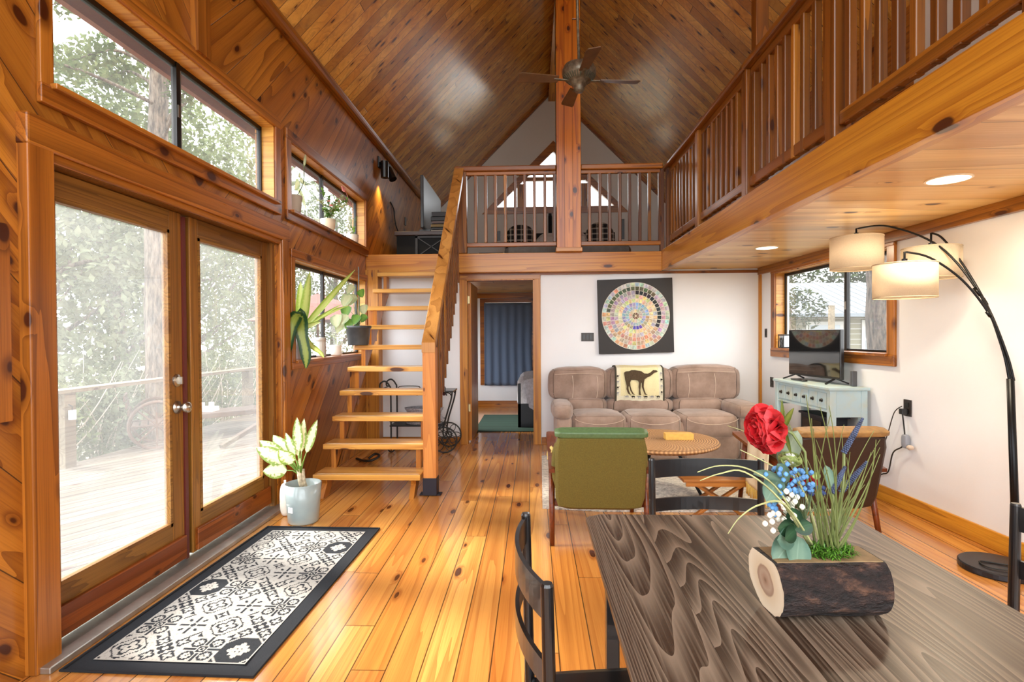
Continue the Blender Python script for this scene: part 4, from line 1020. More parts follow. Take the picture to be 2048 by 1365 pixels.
cable([(2.60, 4.06, .76), (2.60, 4.14, .70), (2.605, 4.22, .52), (2.605, 4.30, .36), (2.61, 4.36, .30), (2.61, 4.5, .27)], .0035, 'thin black cord curving from the wall socket to the console')
cable([(2.59, 4.04, .71), (2.60, 4.03, .55), (2.60, 4.05, .47), (2.60, 4.15, .40), (2.60, 4.2, .25), (2.605, 4.27, .21), (2.605, 4.36, .17), (2.60, 4.42, .165)], .005, 'thicker black cord dropping in a zigzag from the wall socket')
cable([(2.58, 4.56, .19), (2.58, 4.42, .17), (2.60, 4.36, .12), (2.595, 4.34, .05), (2.55, 4.40, .006), (2.5, 4.5, .006)], .005, 'black cord looping down behind the console leg to the floor')
t = thing('night_light_adapter', 'small grey and beige adapter hanging beside the wall cord', 'adapter', (2.59, 4.02, .5))
m = MB(); m.cushion(2.585, 2.625, 4.0, 4.055, .46, .56, e=4, n=6); m.build('adapter_body', plain('grey_adapter', '#8f939c', .4), t, smooth=True)
m = MB(); m.ball((2.60, 3.975, .475), .022, 10, (1, 1.3, .8)); m.build('adapter_cap', plain('beige_adapter_cap', '#cbb9a6', .5), t, smooth=True)

# console table
AQUA = NT('distressed_aqua_paint'); _tc = AQUA.n('TexCoord').outputs['Object']
_n = AQUA.n('TexNoise', {'Vector': _tc, 'Scale': 9., 'Detail': 6}).outputs[0]
AQUA = AQUA.surf(AQUA.pbsdf(AQUA.mix(AQUA.mr(_n, .45, .75), lin('#b0c8ce'), lin('#bdc2b2')), .45).outputs[0])
cs = thing('console_table', 'distressed aqua console table with six small drawers under the side window', 'console table', (2.45, 4.8, 0))
cx0, cx1, cy0, cy1 = 2.30, 2.60, 4.44, 5.36
m = MB(); m.box(cx0-.015, cx1+.01, cy0-.02, cy1+.02, .835, .86); m.build('top', AQUA, cs, bevel=.006)
for x in (cx0, cx1-.05):
    for y in (cy0, cy1-.05):
        m = MB(); m.box(x, x+.05, y, y+.05, 0, .835); m.build('leg', AQUA, cs, bevel=.004)
m = MB(); m.box(cx0+.05, cx1-.05, cy0+.006, cy0+.02, .62, .835); m.build('side_panel', AQUA, cs)
m = MB(); m.box(cx0+.05, cx1-.05, cy1-.02, cy1-.006, .62, .835); m.build('side_panel', AQUA, cs)
m = MB(); m.box(cx0+.012, cx0+.02, cy0+.05, cy1-.05, .655, .835); m.box(cx0+.004, cx0+.02, cy0+.05, cy1-.05, .655, .672); m.box(cx0+.004, cx0+.02, cy0+.05, cy1-.05, .818, .835); m.build('front_frame', AQUA, cs)
m = MB(); m.box(cx1-.02, cx1-.01, cy0+.05, cy1-.05, .62, .835); m.build('back_panel', AQUA, cs)
m = MB(); m.box(cx0+.01, cx1-.01, cy0+.02, cy1-.02, .15, .17); m.build('lower_shelf', AQUA, cs)
KN = plain('dark_knob', '#231f1d', .35, metal=.6)
dw = (cy1-cy0-.11)/6
for k in range(6):
    y = cy0+.055+dw*k; m = MB(); m.box(cx0+.002, cx0+.014, y+.005, y+dw-.005, .682, .808); dr = m.build('drawer', AQUA, cs, bevel=.003)
    R = Matrix.Translation(Vector((cx0+.002, y+dw/2, .745))) @ Matrix.Rotation(-pi/2, 4, 'Y')
    m = MB(); m.lathe([(.016, 0), (.016, .004), (.008, .008), (.008, .012), (.012, .017), (0, .02)], M=R, n=14)
    m.build('knob', KN, dr, smooth=True)
# things on and under it
tv = thing('flat_television', 'black flat-screen television standing on the aqua console', 'television', (2.47, 4.97, .86))
MT = Matrix.Translation(Vector((2.475, 4.985, 1.115))) @ Matrix.Rotation(radians(6), 4, 'Z')
m = MB(); m.xbox(MT, .035, .71, .425); m.build('casing', BLACK, tv, bevel=.006)
m = MB(); m.xbox(MT @ Matrix.Translation(Vector((-.0185, 0, .006))), .002, .695, .395); m.build('screen', SCREENM, tv)
for s_ in (-1, 1):
    m = MB()
    for dx in (-.11, .10):
        m.bar(MT @ Vector((0, s_*.27, -.205)), MT @ Vector((dx, s_*.30, -.248)), .014, .012)
    m.build('foot', BLACK, tv)
m = MB(); m.cushion(2.36, 2.42, 4.98, 5.2, .861, .877, e=6, n=6); tag(m.build('set_top_box', BLACK, smooth=True), 'flat black box lying on the console under the television', 'media player')
m = MB(); m.box(2.52, 2.56, 4.51, 4.54, .861, .985); tag(m.build('streaming_stick', plain('grey_device', '#4c4d52', .4), bevel=.004), 'small grey device standing behind the right television foot', 'device')
sb = thing('black_cabinet_speaker', 'black box cabinet standing on the floor under the aqua console', 'cabinet', (2.46, 4.88, .17))
m = MB(); m.box(2.36, 2.55, 4.62, 5.0, .171, .58); m.build('body', plain('navy_black_paint', '#14161f', .45), sb, bevel=.004)
m = MB(); m.box(2.345, 2.565, 4.605, 5.015, .58, .60); m.build('top', plain('navy_black_top', '#181b26', .45), sb, bevel=.004)
m = MB(); m.box(2.352, 2.36, 4.66, 4.96, .2, .55); m.build('front_glass', plain('smoked_glass', '#2a221e', .15), sb)
# lantern on the sill
ln = thing('tree_lantern', 'small metal tree-pattern candle lantern on the far end of the window sill', 'lantern', (2.66, 5.86, 1.14))
m = MB(); m.box(2.60, 2.72, 5.80, 5.92, 1.142, 1.152); m.box(2.60, 2.72, 5.80, 5.92, 1.272, 1.285); m.box(2.60, 2.606, 5.80, 5.806, 1.15, 1.275); m.box(2.60, 2.606, 5.914, 5.92, 1.15, 1.275); m.build('frame', IRON, ln)
m = MB(); rr = random.Random(8)
for k in range(14):
    y = 5.81+.1*rr.random(); m.tube([(2.603, y, 1.15), (2.603, y+rr.uniform(-.01, .01), 1.2), (2.603, y+rr.uniform(-.03, .03), 1.25)], .002, 4)
m.build('tree_lattice', IRON, ln)
m = MB(); m.box(2.612, 2.708, 5.81, 5.91, 1.152, 1.27); m.build('candle_glass', plain('pale_candle_glass', '#c9d4dd', .3), ln)
XF[0] = None

# ---- arc floor lamp
SH = NT('linen_lampshade'); _tc = SH.n('TexCoord').outputs['Object']
_w = SH.n('TexWhiteNoise', {'Vector': SH.n('VectorMath', {0: SH.n('VectorMath', {0: _tc, 1: (420, 420, 900)}, operation='MULTIPLY').outputs[0]}, operation='FLOOR').outputs[0]}).outputs[0]
_c = SH.mix(SH.mr(_w, 0, 1, 0, .5), lin('#e6dccb'), lin('#c6b8a2'))
_a = SH.n('MixShader', {0: .55, 1: SH.n('BsdfDiffuse', {'Color': _c}).outputs[0], 2: SH.n('BsdfTranslucent', {'Color': _c}).outputs[0]}).outputs[0]
SH = SH.surf(_a)
BULB = emis('lamp_bulb_glow', '#ffe3b8', 1.2)
lp = thing('arc_floor_lamp', 'black arc floor lamp with three linen drum shades standing by the right wall', 'floor lamp', (2.53, 3.02, 0))
m = MB(); m.lathe([(.0, 0), (.165, 0), (.17, .006), (.17, .03), (.165, .036), (0, .037)], c=(2.515, 3.04, 0), n=48); m.build('base', plain('grey_black_base', '#26262a', .35, metal=.4), lp)
m = MB(); m.tube([(2.585, 3.0, .03), (2.52, 2.97, 1.05)], [.019, .017], 14); m.build('pole', BLACKM, lp, smooth=True)
sh_c = [((2.10, 3.62, 1.815), .150, .205), ((2.10, 3.16, 1.590), .152, .190), ((2.43, 3.42, 1.722), .150, .185)]
arms = [[(2.515, 2.97, 1.04), (2.50, 3.0, 1.22), (2.47, 3.10, 1.50), (2.38, 3.28, 1.80), (2.22, 3.48, 1.96), (2.10, 3.62, 1.975), (2.10, 3.62, 1.905)],
        [(2.53, 2.96, 1.04), (2.51, 2.98, 1.18), (2.46, 3.02, 1.38), (2.36, 3.08, 1.58), (2.22, 3.13, 1.715), (2.10, 3.16, 1.755), (2.10, 3.16, 1.675)],
        [(2.54, 2.985, 1.04), (2.545, 3.04, 1.22), (2.535, 3.14, 1.45), (2.50, 3.27, 1.70), (2.46, 3.37, 1.865), (2.43, 3.42, 1.905), (2.43, 3.42, 1.81)]]
def spline(pts, k=8):
    P_ = [Vector(p) for p in pts]; out = []
    for i in range(len(P_)-1):
        a = P_[max(0, i-1)]; b = P_[i]; c = P_[i+1]; d = P_[min(len(P_)-1, i+2)]
        for j in range(k):
            t = j/k; out.append(.5*((2*b)+(c-a)*t+(2*a-5*b+4*c-d)*t*t+(3*b-a-3*c+d)*t**3))
    out.append(P_[-1]); return out
for pts in arms:
    m = MB(); m.tube(spline(pts[:-1])+[Vector(pts[-1])], .006, 8); m.build('arm', BLACKM, lp, smooth=True)
    p = Vector(pts[2]); q = p.lerp(Vector(pts[3]), .15); m = MB(); m.cyl(p, q, .0095, n=10); m.build('joint', BLACKM, lp, smooth=True)
for c, r, h in sh_c:
    c = Vector(c); m = MB(); m.lathe([(r, -h/2), (r, h/2)], c=c, n=56, cap=False); s_ = m.build('lamp_shade', SH, lp, smooth=True, solid=.003)
    m = MB()
    for z in (-h/2, h/2):
        m = MB(); m.tube([(c.x+r*cos(a), c.y+r*sin(a), c.z+z) for a in [2*pi*k/56 for k in range(56)]], .0035, 6, closed=True)
        m.build('shade_rim', plain('shade_trim', '#b8a58a', .8) if 'shade_trim' not in bpy.data.materials else bpy.data.materials['shade_trim'], s_)
    m = MB(); m.bar((c.x-r, c.y, c.z+h/2-.01), (c.x+r, c.y, c.z+h/2-.01), .004, .004); m.cyl((c.x, c.y, c.z+.02), (c.x, c.y, c.z+h/2+.03), .014, n=12); m.build('socket', BLACKM, s_)
    m = MB(); m.ball(c, .032, 14); m.build('bulb', BULB, s_, smooth=True)
    light('lamp_glow', 'POINT', c, .6, (1, .84, .64), .05)
cable([(2.50, 2.93, .045), (2.42, 2.98, .042), (2.44, 3.06, .042), (2.53, 3.02, .042), (2.57, 2.98, .05)], .004, 'thin black cord coiled on the arc lamp base')

# ---- recessed lights, sconce
REC = emis('recessed_light_glow', '#fff0cf', .9)
for i, (x, y, lb) in enumerate(((2.047, 2.765, 'round recessed light in the loft underside nearest the camera'), (2.06, 4.88, 'round recessed light in the loft underside over the sofa end'))):
    t = thing('recessed_light', lb, 'ceiling light', (x, y, 2.05), group='recessed lights in the loft underside')
    m = MB(); m.lathe([(.088, 2.048), (.098, 2.050), (.098, 2.055), (.08, 2.055)], c=(x, y, 0), n=40, cap=False); m.build('trim_ring', plain('cream_ring', '#f2e6cd', .5) if i == 0 else bpy.data.materials['cream_ring'], t)
    m = MB(); m.poly([(x+.088*cos(a), y+.088*sin(a), 2.0495) for a in [-2*pi*k/32 for k in range(32)]]); m.build('lens', REC, t)
    light('recessed_beam', 'AREA', (x, y, 2.04), 3.5, (1, .86, .62), .16)
sc = thing('wall_sconce', 'black twin-cylinder spotlight high on the left wall above the stairs', 'wall light', (-1.95, 6.9, 3.39))
m = MB(); m.box(-1.949, -1.93, 6.78, 6.86, 3.42, 3.56); m.build('backplate', BLACK, sc, bevel=.004)
for (yy, ang, dx) in ((6.82, 0, .0), (6.97, 26, .03)):
    Mx = Matrix.Translation(Vector((-1.87+dx, yy, 3.40))) @ Matrix.Rotation(radians(-ang), 4, 'Y') @ Matrix.Rotation(radians(-ang*.5), 4, 'X')
    m = MB(); m.lathe([(.047, -.105), (.05, -.105), (.05, .10), (.0, .105)], M=Mx, n=24); m.lathe([(.046, -.105), (.046, -.02)], M=Mx, n=24, cap=False); h_ = m.build('spot_head', BLACK, sc)
    m = MB(); m.poly([tuple(Mx @ Vector((.045*cos(a), .045*sin(a), -.10))) for a in [-2*pi*k/24 for k in range(24)]]); m.build('lens', emis('sconce_glow', '#ffd58f', 6 if ang == 0 else .3), h_)
m = MB(); m.bar((-1.93, 6.82, 3.48), (-1.87, 6.90, 3.48), .02, .03); m.bar((-1.87, 6.82, 3.49), (-1.84, 6.97, 3.49), .02, .03); m.build('arm', BLACK, sc)
light('sconce_beam', 'SPOT', (-1.87, 6.82, 3.28), 7, (1, .75, .42), .03, rot=(0, radians(-8), 0), spot=radians(95))

# ---- ceiling fan
fan = thing('ceiling_fan', 'aged bronze ceiling fan hanging on a long rod below the ridge', 'ceiling fan', (.446, 5.2, 3.6))
m = MB(); m.cyl((.446, 5.2, 3.84), (.40, 5.2, 5.9), .014, n=12); m.build('downrod', BRONZE, fan, smooth=True)
m = MB(); m.lathe([(.02, 3.875), (.09, 3.868), (.14, 3.845), (.157, 3.81), (.16, 3.775), (.157, 3.755), (.145, 3.735), (.125, 3.715), (.10, 3.70), (.08, 3.69), (.075, 3.672), (.06, 3.66), (.05, 3.64), (.048, 3.615), (.036, 3.60), (0, 3.597)], c=(.446, 5.2, 0), n=48); m.build('motor_housing', BRONZE, fan, smooth=True)
m = MB()
for k in range(36):
    a = 2*pi*k/36; m.bar((.446+.15*cos(a), 5.2+.15*sin(a), 3.742), (.446+.112*cos(a), 5.2+.112*sin(a), 3.704), .007, .006)
m.build('housing_ribs', plain('verdigris_bronze', '#4d5a50', .5, metal=.4), fan)
BLADEM = plain('dark_fan_blade', '#6e5238', .45, noise=.2, nscale=10)
for k in range(4):
    a = 2*pi*k/4+radians(8); d = Vector((cos(a), sin(a), 0)); sdv = Vector((-sin(a), cos(a), 0))
    m = MB()
    def fn(u, v): 
        r = .20+.38*u; w_ = (.045+.022*u)*(1 if u < .93 else .8); q = (v*2-1)
        return Vector((.446, 5.2, 3.715))+d*r+sdv*(q*w_)+Vector((0, 0, q*w_*.22))
    m.grid(fn, 12, 4); b_ = m.build('blade', BLADEM, fan, solid=.008)
    m = MB(); m.bar(Vector((.446, 5.2, 3.705))+d*.10, Vector((.446, 5.2, 3.712))+d*.24, .03, .008); m.build('blade_bracket', BRONZE, b_)

# ================================================================== TEA CART UNDER THE STAIRS
tc_ = thing('tea_cart', 'black wrought-iron tea cart with spoked wheels standing behind the stairs', 'cart', (-1.25, 6.08, 0))
m = MB(); m.box(-1.62, -.885, 5.93, 6.24, .668, .684); m.build('top_tray', plain('dark_cart_top', '#1d1f20', .25, metal=.3), tc_)
m = MB(); m.box(-1.60, -1.0, 5.95, 6.22, .285, .30); m.build('lower_tray', IRON, tc_)
for y in (5.95, 6.22):
    m = MB(); m.tube(spline([(-1.585, y, .02), (-1.585, y, .64), (-1.60, y, .74), (-1.65, y, .79), (-1.70, y, .765), (-1.705, y, .72), (-1.675, y, .71)]), .009, 8); m.build('handle_leg', IRON, tc_, smooth=True)
    m = MB(); m.tube(spline([(-.90, y, .67), (-.915, y, .58), (-.95, y, .46), (-.985, y, .34), (-1.005, y, .22), (-.98, y, .145)]), .009, 8); m.build('curved_leg', IRON, tc_, smooth=True)
    m = MB(); m.tube(spline([(-.905, y, .62), (-.93, y, .655), (-.97, y, .66), (-.96, y, .63)], 5), .007, 6); m.tube([(-1.6, y, .34), (-1.02, y, .34)], .006, 6); m.build('scroll_bracket', IRON, tc_)
    m = MB(); c_ = Vector((-.985, y+(.03 if y > 6 else -.03), .145))
    m.tube([c_+Vector((.138*cos(a), 0, .138*sin(a))) for a in [2*pi*k/36 for k in range(36)]], .008, 8, closed=True)
    m.tube([c_+Vector((.03*cos(a), 0, .03*sin(a))) for a in [2*pi*k/14 for k in range(14)]], .008, 6, closed=True)
    for q in range(6):
        an = q*pi/3; m.tube([c_+Vector((cos(an)*(.083+.05*cos(b))-sin(an)*.028*sin(b), 0, sin(an)*(.083+.05*cos(b))+cos(an)*.028*sin(b))) for b in [2*pi*k/14 for k in range(14)]], .0045, 5, closed=True)
    m.build('wheel', IRON, tc_, smooth=True)
m = MB(); m.tube([(-1.675, 5.95, .71), (-1.675, 6.22, .71)], .007, 6); m.build('push_bar', IRON, tc_)
m = MB(); m.tube(spline([(-1.50, 5.96, .684), (-1.50, 5.96, .72), (-1.46, 5.96, .735), (-1.30, 5.96, .735), (-1.26, 5.96, .72), (-1.26, 5.96, .684)], 4), .005, 6); m.build('tray_gallery', IRON, tc_)
m = MB(); m.tube(spline([(-1.22, 5.96, .684), (-1.22, 5.96, .72), (-1.18, 5.96, .735), (-1.02, 5.96, .735), (-.98, 5.96, .72), (-.98, 5.96, .684)], 4), .005, 6); m.build('tray_gallery', IRON, tc_)
for z in (.06,):
    for y in (5.95, 6.22):
        m = MB(); m.tube([Vector((-1.585+.03*cos(a), y, .035+.03*sin(a))) for a in [2*pi*k/16 for k in range(16)]], .008, 6, closed=True); m.build('small_wheel', IRON, tc_)
m = MB(); pr_ = [(0, 0), (.15, 0)]+[(.15+.012*sin(i*.45)+(.004 if i % 2 else 0), .008+.01*i) for i in range(18)]+[(.14, .185), (.135, .12), (0, .1)]
m.lathe(pr_, M=Matrix.Translation(Vector((-1.24, 6.08, .302))) @ Matrix.Diagonal((1.35, .8, 1, 1)), n=40); tag(m.build('woven_basket', plain('grey_white_weave', '#a9a8b0', .9, noise=.5, nscale=70, bump=.6, bscale=90), smooth=True), 'oval grey and white woven basket on the lower tray of the tea cart', 'basket')
m = MB()
for k in range(5): m.ball((-1.30+.075*k, 6.0, .645), .022, 8)
m.build('fruit_ornament', plain('dark_red_ornament', '#3d1014', .4), tc_)
# a coiled hose end on the floor under the stairs
m = MB(); m.tube(spline([(-1.86, 5.6, .01), (-1.75, 5.5, .012), (-1.66, 5.48, .02), (-1.60, 5.54, .05), (-1.66, 5.6, .06), (-1.72, 5.56, .02)], 6), .012, 8); tag(m.build('rubber_hose', CABLE, smooth=True), 'short black hose curled on the floor beneath the stairs', 'hose')

# ================================================================== BEDROOM
CURT = NT('blue_grey_curtain'); _n = CURT.n('TexNoise', {'Vector': CURT.n('TexCoord').outputs['Object'], 'Scale': 300.}).outputs[0]
_c = CURT.mix(_n, lin('#5a677b'), lin('#75839a')); CURT = CURT.surf(CURT.n('MixShader', {0: .22, 1: CURT.n('BsdfDiffuse', {'Color': _c}).outputs[0], 2: CURT.n('BsdfTranslucent', {'Color': _c}).outputs[0]}).outputs[0])
root = thing('window_6', None, None, (-.46, 9.68, .45), kind='structure')
m = MB(); m.box(-.95, -.86, 9.655, 9.68, .40, 1.93); m.box(-.05, .04, 9.655, 9.68, .40, 1.93); m.build('casing_side', WD['railX'], root)
m = MB(); m.box(-.95, .04, 9.652, 9.68, 1.87, 1.945); m.build('casing', WD['railX'], root)
m = MB(); m.box(-.86, -.05, 9.73, 9.735, .45, 1.87); m.build('pane', GLASS, root)
m = MB(); m.grid(lambda u, v: (-.875+.845*u+.006*sin(v*9)*u, 9.625+.014*sin(u*38)*(.4+.6*v), 1.865-1.47*v), 90, 24); tag(m.build('curtain', CURT, smooth=True, solid=.002), 'blue-grey curtain hanging over the bedroom window', 'curtain')
bd = thing('bed', 'bed with grey blanket seen through the bedroom doorway', 'bed', (.5, 8.5, 0))
m = MB(); m.box(-.22, 1.4, 7.50, 7.53, 0, .34); m.box(-.22, -.18, 7.5, 7.54, 0, .62); m.box(-.22, -.19, 7.5, 9.5, .1, .3); m.build('bed_frame', BLACKM, bd)
m = MB(); m.cushion(-.19, 1.4, 7.52, 9.5, .30, .62, e=9, n=8); m.build('mattress', plain('white_mattress', '#cfcccb', .9), bd, smooth=True)
m = MB(); m.cushion(-.235, 1.45, 7.47, 9.3, .16, .70, e=7, n=16, wr=.03); m.build('blanket', plain('light_grey_blanket', '#c4c4cc', .95, noise=.2, nscale=30), bd, smooth=True)
m = MB(); m.box(-.17, 1.3, 7.56, 7.6, .0, .16); m.build('bed_skirt', plain('teal_skirt', '#4d8577', .9), bd)
TEALR = NT('striped_teal_rug'); _s = TEALR.n('SeparateXYZ', {0: TEALR.n('TexCoord').outputs['Object']}).outputs
_b = TEALR.n('TexNoise', {'Vector': TEALR.n('CombineXYZ', {0: 0., 1: TEALR.math('MULTIPLY', _s[1], 24.), 2: 0.}).outputs[0], 'Scale': 1., 'Detail': 4}).outputs[0]
TEALR = TEALR.surf(TEALR.pbsdf(TEALR.mix(TEALR.mr(_b, .4, .6), lin('#0c211d'), lin('#244a3f')), .95).outputs[0])
m = MB(); m.box(-.80, .2, 7.22, 8.7, .001, .012); tag(m.build('bedroom_rug', TEALR), 'dark teal striped rug on the bedroom floor', 'rug')

# ================================================================== LOFT ROOM
LZ = 2.236
md = thing('media_cabinet', 'black cabinet with X-shaped lattice at the head of the stairs', 'cabinet', (-1.45, 7.6, LZ))
DKC = plain('black_cabinet_paint', '#030303', .6, spec=.2)
m = MB(); m.box(-1.80, -1.06, 7.0, 8.5, 2.60, 2.65); m.build('cabinet_top', plain('dark_stained_top', '#2a1813', .35), md, bevel=.004)
m = MB(); m.box(-1.78, -1.08, 7.04, 8.48, LZ, 2.6); m.build('cabinet_body', DKC, md)
LAT = plain('worn_lattice', '#120f0d', .5)
m = MB(); m.bar((-1.50, 7.03, 2.57), (-1.14, 7.03, 2.33), .012, .022, up=(0, 1, 0)); m.bar((-1.14, 7.03, 2.57), (-1.50, 7.03, 2.33), .012, .022, up=(0, 1, 0)); m.build('lattice', LAT, md)
m = MB(); m.box(-1.53, -1.50, 7.02, 7.04, LZ, 2.6); m.box(-1.14, -1.11, 7.02, 7.04, LZ, 2.6); m.box(-1.53, -1.11, 7.02, 7.04, 2.565, 2.59); m.build('front_frame', LAT, md)
t = thing('loft_television', 'large dark flat television on the black loft cabinet', 'television', (-1.42, 7.65, 2.65))
m = MB(); m.box(-1.46, -1.42, 7.02, 8.36, 2.70, 3.385); m.build('casing', BLACK, t, bevel=.006)
m = MB(); m.box(-1.42, -1.417, 7.035, 8.345, 2.72, 3.37); m.build('screen', plain('blue_grey_screen', '#0c1820', .35, coat=.2), t)
m = MB(); m.box(-1.5, -1.36, 7.15, 7.2, 2.651, 2.70); m.build('foot', BLACK, t)
zz = 2.652
for i, (h, col, lb) in enumerate(((.035, '#8f897c', 'pale book at the bottom of the loft stack'), (.03, '#1a1a1c', 'black book second from the bottom of the loft stack'), (.045, '#7a6430', 'gold-spined book in the middle of the loft stack'), (.04, '#5a4a44', 'brown book above the gold one in the loft stack'), (.055, '#15161a', 'thick black book near the top of the loft stack'), (.06, '#232328', 'thick dark book on top of the loft stack'))):
    o_ = .012*(i % 2); b_ = thing('book', lb, 'book', (-1.2, 7.2, zz), group='books stacked on the loft cabinet')
    m = MB(); m.box(-1.34+o_, -1.13-o_, 7.10, 7.30, zz, zz+.004); m.box(-1.34+o_, -1.13-o_, 7.10, 7.30, zz+h-.005, zz+h-.001); m.box(-1.34+o_, -1.13-o_, 7.10, 7.106, zz, zz+h-.001); m.build('cover', plain('book_cover_%d' % i, col, .5), b_)
    m = MB(); m.box(-1.335+o_, -1.137-o_, 7.106, 7.295, zz+.004, zz+h-.005); m.build('pages', bpy.data.materials['plate_pages'] if 'plate_pages' in bpy.data.materials else plain('plate_pages', '#ddd5c3', .8), b_); zz += h
tag(MB().box(-1.949, -1.941, 8.2, 8.28, 2.98, 3.1).build('wall_socket', PLASTIC, bevel=.002), 'dark socket plate on the loft side wall behind the television', 'socket')
cable([(-1.94, 7.35, 3.12), (-1.935, 7.5, 3.06), (-1.935, 7.55, 2.95), (-1.93, 7.6, 2.85), (-1.93, 7.72, 2.78), (-1.92, 7.72, 2.66)], .008, 'black cord running down the panelled wall behind the loft television')
bed = thing('loft_bed', 'low loft bed with grey cover and black headboard under the gable window', 'bed', (.4, 8.4, LZ))
m = MB(); m.cushion(-.40, 1.35, 7.2, 9.3, LZ+.012, 2.52, e=8, n=10); m.build('mattress', plain('grey_bed_cover', '#77746f', .9, noise=.15, nscale=15), bed, smooth=True)
m = MB(); m.box(-.45, 1.4, 9.36, 9.42, LZ, 3.04); m.build('headboard', DKC, bed)
PLAID = NT('black_plaid'); _s = PLAID.n('SeparateXYZ', {0: PLAID.n('TexCoord').outputs['Object']}).outputs
_q = PLAID.math('ADD', PLAID.math('GREATER_THAN', PLAID.math('FRACT', PLAID.math('MULTIPLY', _s[0], 11.)), .72), PLAID.math('GREATER_THAN', PLAID.math('FRACT', PLAID.math('MULTIPLY', _s[2], 11.)), .72))
PLAID = PLAID.surf(PLAID.pbsdf(PLAID.mix(PLAID.math('MULTIPLY', _q, .5), lin('#17161a'), lin('#b9b2a6')), .9).outputs[0])
WP = plain('white_pillow_cotton', '#c8c3bc', .9)
for x0, x1, z1, mt_, lb in ((-.46, .04, 3.14, PLAID, 'black plaid pillow at the left of the loft bed'), (.06, .50, 3.0, WP, 'white pillow left of the centre post on the loft bed'), (.56, .92, 3.02, WP, 'white pillow right of the centre post on the loft bed'), (.90, 1.36, 3.16, PLAID, 'black plaid pillow at the right of the loft bed')):
    m = MB(); m.cushion(x0, x1, 9.18, 9.35, 2.56, z1, e=3.2, n=10, puff=.1); tag(m.build('pillow', mt_, smooth=True), lb, 'pillow')
for x, lb in ((-.66, 'dark socket plate on the gable wall left of the bed'), (1.72, 'dark tall fitting on the gable wall right of the bed')):
    m = MB(); m.box(x-.03, x+.03, 10.48, 10.499, 3.12, 3.3 if x < 0 else 3.5); tag(m.build('wall_plate', PLASTIC, bevel=.002), lb, 'wall plate')
t = thing('reading_lamp', 'slim dark wall lamp hanging beside the centre post over the loft bed', 'wall light', (.33, 10.4, 3.4))
m = MB(); m.box(.30, .36, 10.44, 10.499, 3.5, 3.62); m.build('bracket', DKC, t); m = MB(); m.cyl((.33, 10.42, 3.15), (.33, 10.42, 3.56), .035, n=14); m.build('lamp_tube', DKC, t)
# a low dark bench with crossed legs on the loft floor
t = thing('loft_bench', 'dark low trestle with splayed legs on the loft floor by the stairs', 'stool', (-.55, 7.3, LZ))
m = MB(); m.bar((-.72, 7.3, 2.38), (-.40, 7.3, 2.38), .18, .02); m.build('seat', DKC, t)
for a, b in ((-.68, -.76), (-.56, -.60), (-.46, -.36)):
    m = MB(); m.bar((a, 7.3, 2.37), (b, 7.3, LZ), .02, .02, up=(0, 1, 0)); m.build('leg', DKC, t)

# ================================================================== OUTDOORS
OM = NT('grey_outdoor_mat_fibre'); _n = OM.n('TexNoise', {'Vector': OM.n('Mapping', {'Vector': OM.n('TexCoord').outputs['Object'], 'Scale': (60, 14, 1)}).outputs[0], 'Scale': 1., 'Detail': 5}).outputs[0]
OM = OM.surf(OM.pbsdf(OM.mix(OM.mr(_n, .42, .58), lin('#1d2023'), lin('#5d6164')), .95).outputs[0])
tag(MB().box(-2.50, -2.12, 2.12, 3.95, -.099, -.075).build('outdoor_mat', OM), 'grey fibre mat lying outside against the door sill', 'mat')
GROUND = plain('leaf_litter_ground', '#7d7460', .95, noise=.4, nscale=2)
m = MB(); m.poly([(-60, -30, -.9), (60, -30, -.9), (60, 80, -.9), (-60, 80, -.9)]); struct('ground_outside', m, GROUND)
dk = MB(); DA = radians(28)
MD = Matrix.Translation(Vector((-2.1, 0, 0))) @ Matrix.Rotation(pi/2-DA, 4, 'Z')
dobj = bpy.data.objects
m = MB(); inv = MD.inverted()
corners = [(-5.12, -3), (-2.1, -3), (-2.1, 12.5), (-5.12, 12.5)]
m.v = [tuple(inv @ Vector((x, y, z))) for z in (-.2, -.1) for x, y in corners]
for q in ((3, 2, 1, 0), (4, 5, 6, 7), (0, 1, 5, 4), (1, 2, 6, 5), (2, 3, 7, 6), (3, 0, 4, 7)): m.face(q)
o = struct('floor_deck', m, WD['deck'], local=True); o.matrix_world = MD
dr = thing('deck_railing', 'weathered wooden railing along the outer edge of the deck', 'railing', (-5.05, 6, -.1))
for i, y in enumerate((2.4, 4.1, 5.62, 7.2, 9.35, 11.4)):
    m = MB(); m.box(-5.10, -4.97, y-.07, y+.07, -.1, .70); m.build('rail_post', WD['deckwood'], dr)
m = MB(); m.box(-5.16, -4.95, 2.0, 12.4, .70, .74); m.build('top_rail', WD['deckwood'], dr)
t = thing('jar_lantern', 'small glass jar lantern hanging on the nearest visible deck post', 'lantern', (-4.95, 5.62, .6))
m = MB(); m.cyl((-4.93, 5.60, .42), (-4.93, 5.60, .52), .035, n=14); m.build('jar', plain('jar_glass_white', '#dfe3df', .2), t); m = MB(); m.tube([(-4.97, 5.6, .58), (-4.93, 5.6, .56), (-4.93, 5.6, .52)], .006, 6); m.build('wire', IRON, t)
wb_ = thing('wagon_wheel_chair', 'wooden garden chair with wagon-wheel side on the deck', 'chair', (-4.72, 6.75, -.1))
OLDW = plain('old_brown_wood', '#4c382c', .7, noise=.2, nscale=20)
Mw = Matrix.Translation(Vector((-4.72, 6.6, .19))) @ Matrix.Rotation(radians(35), 4, 'Z')
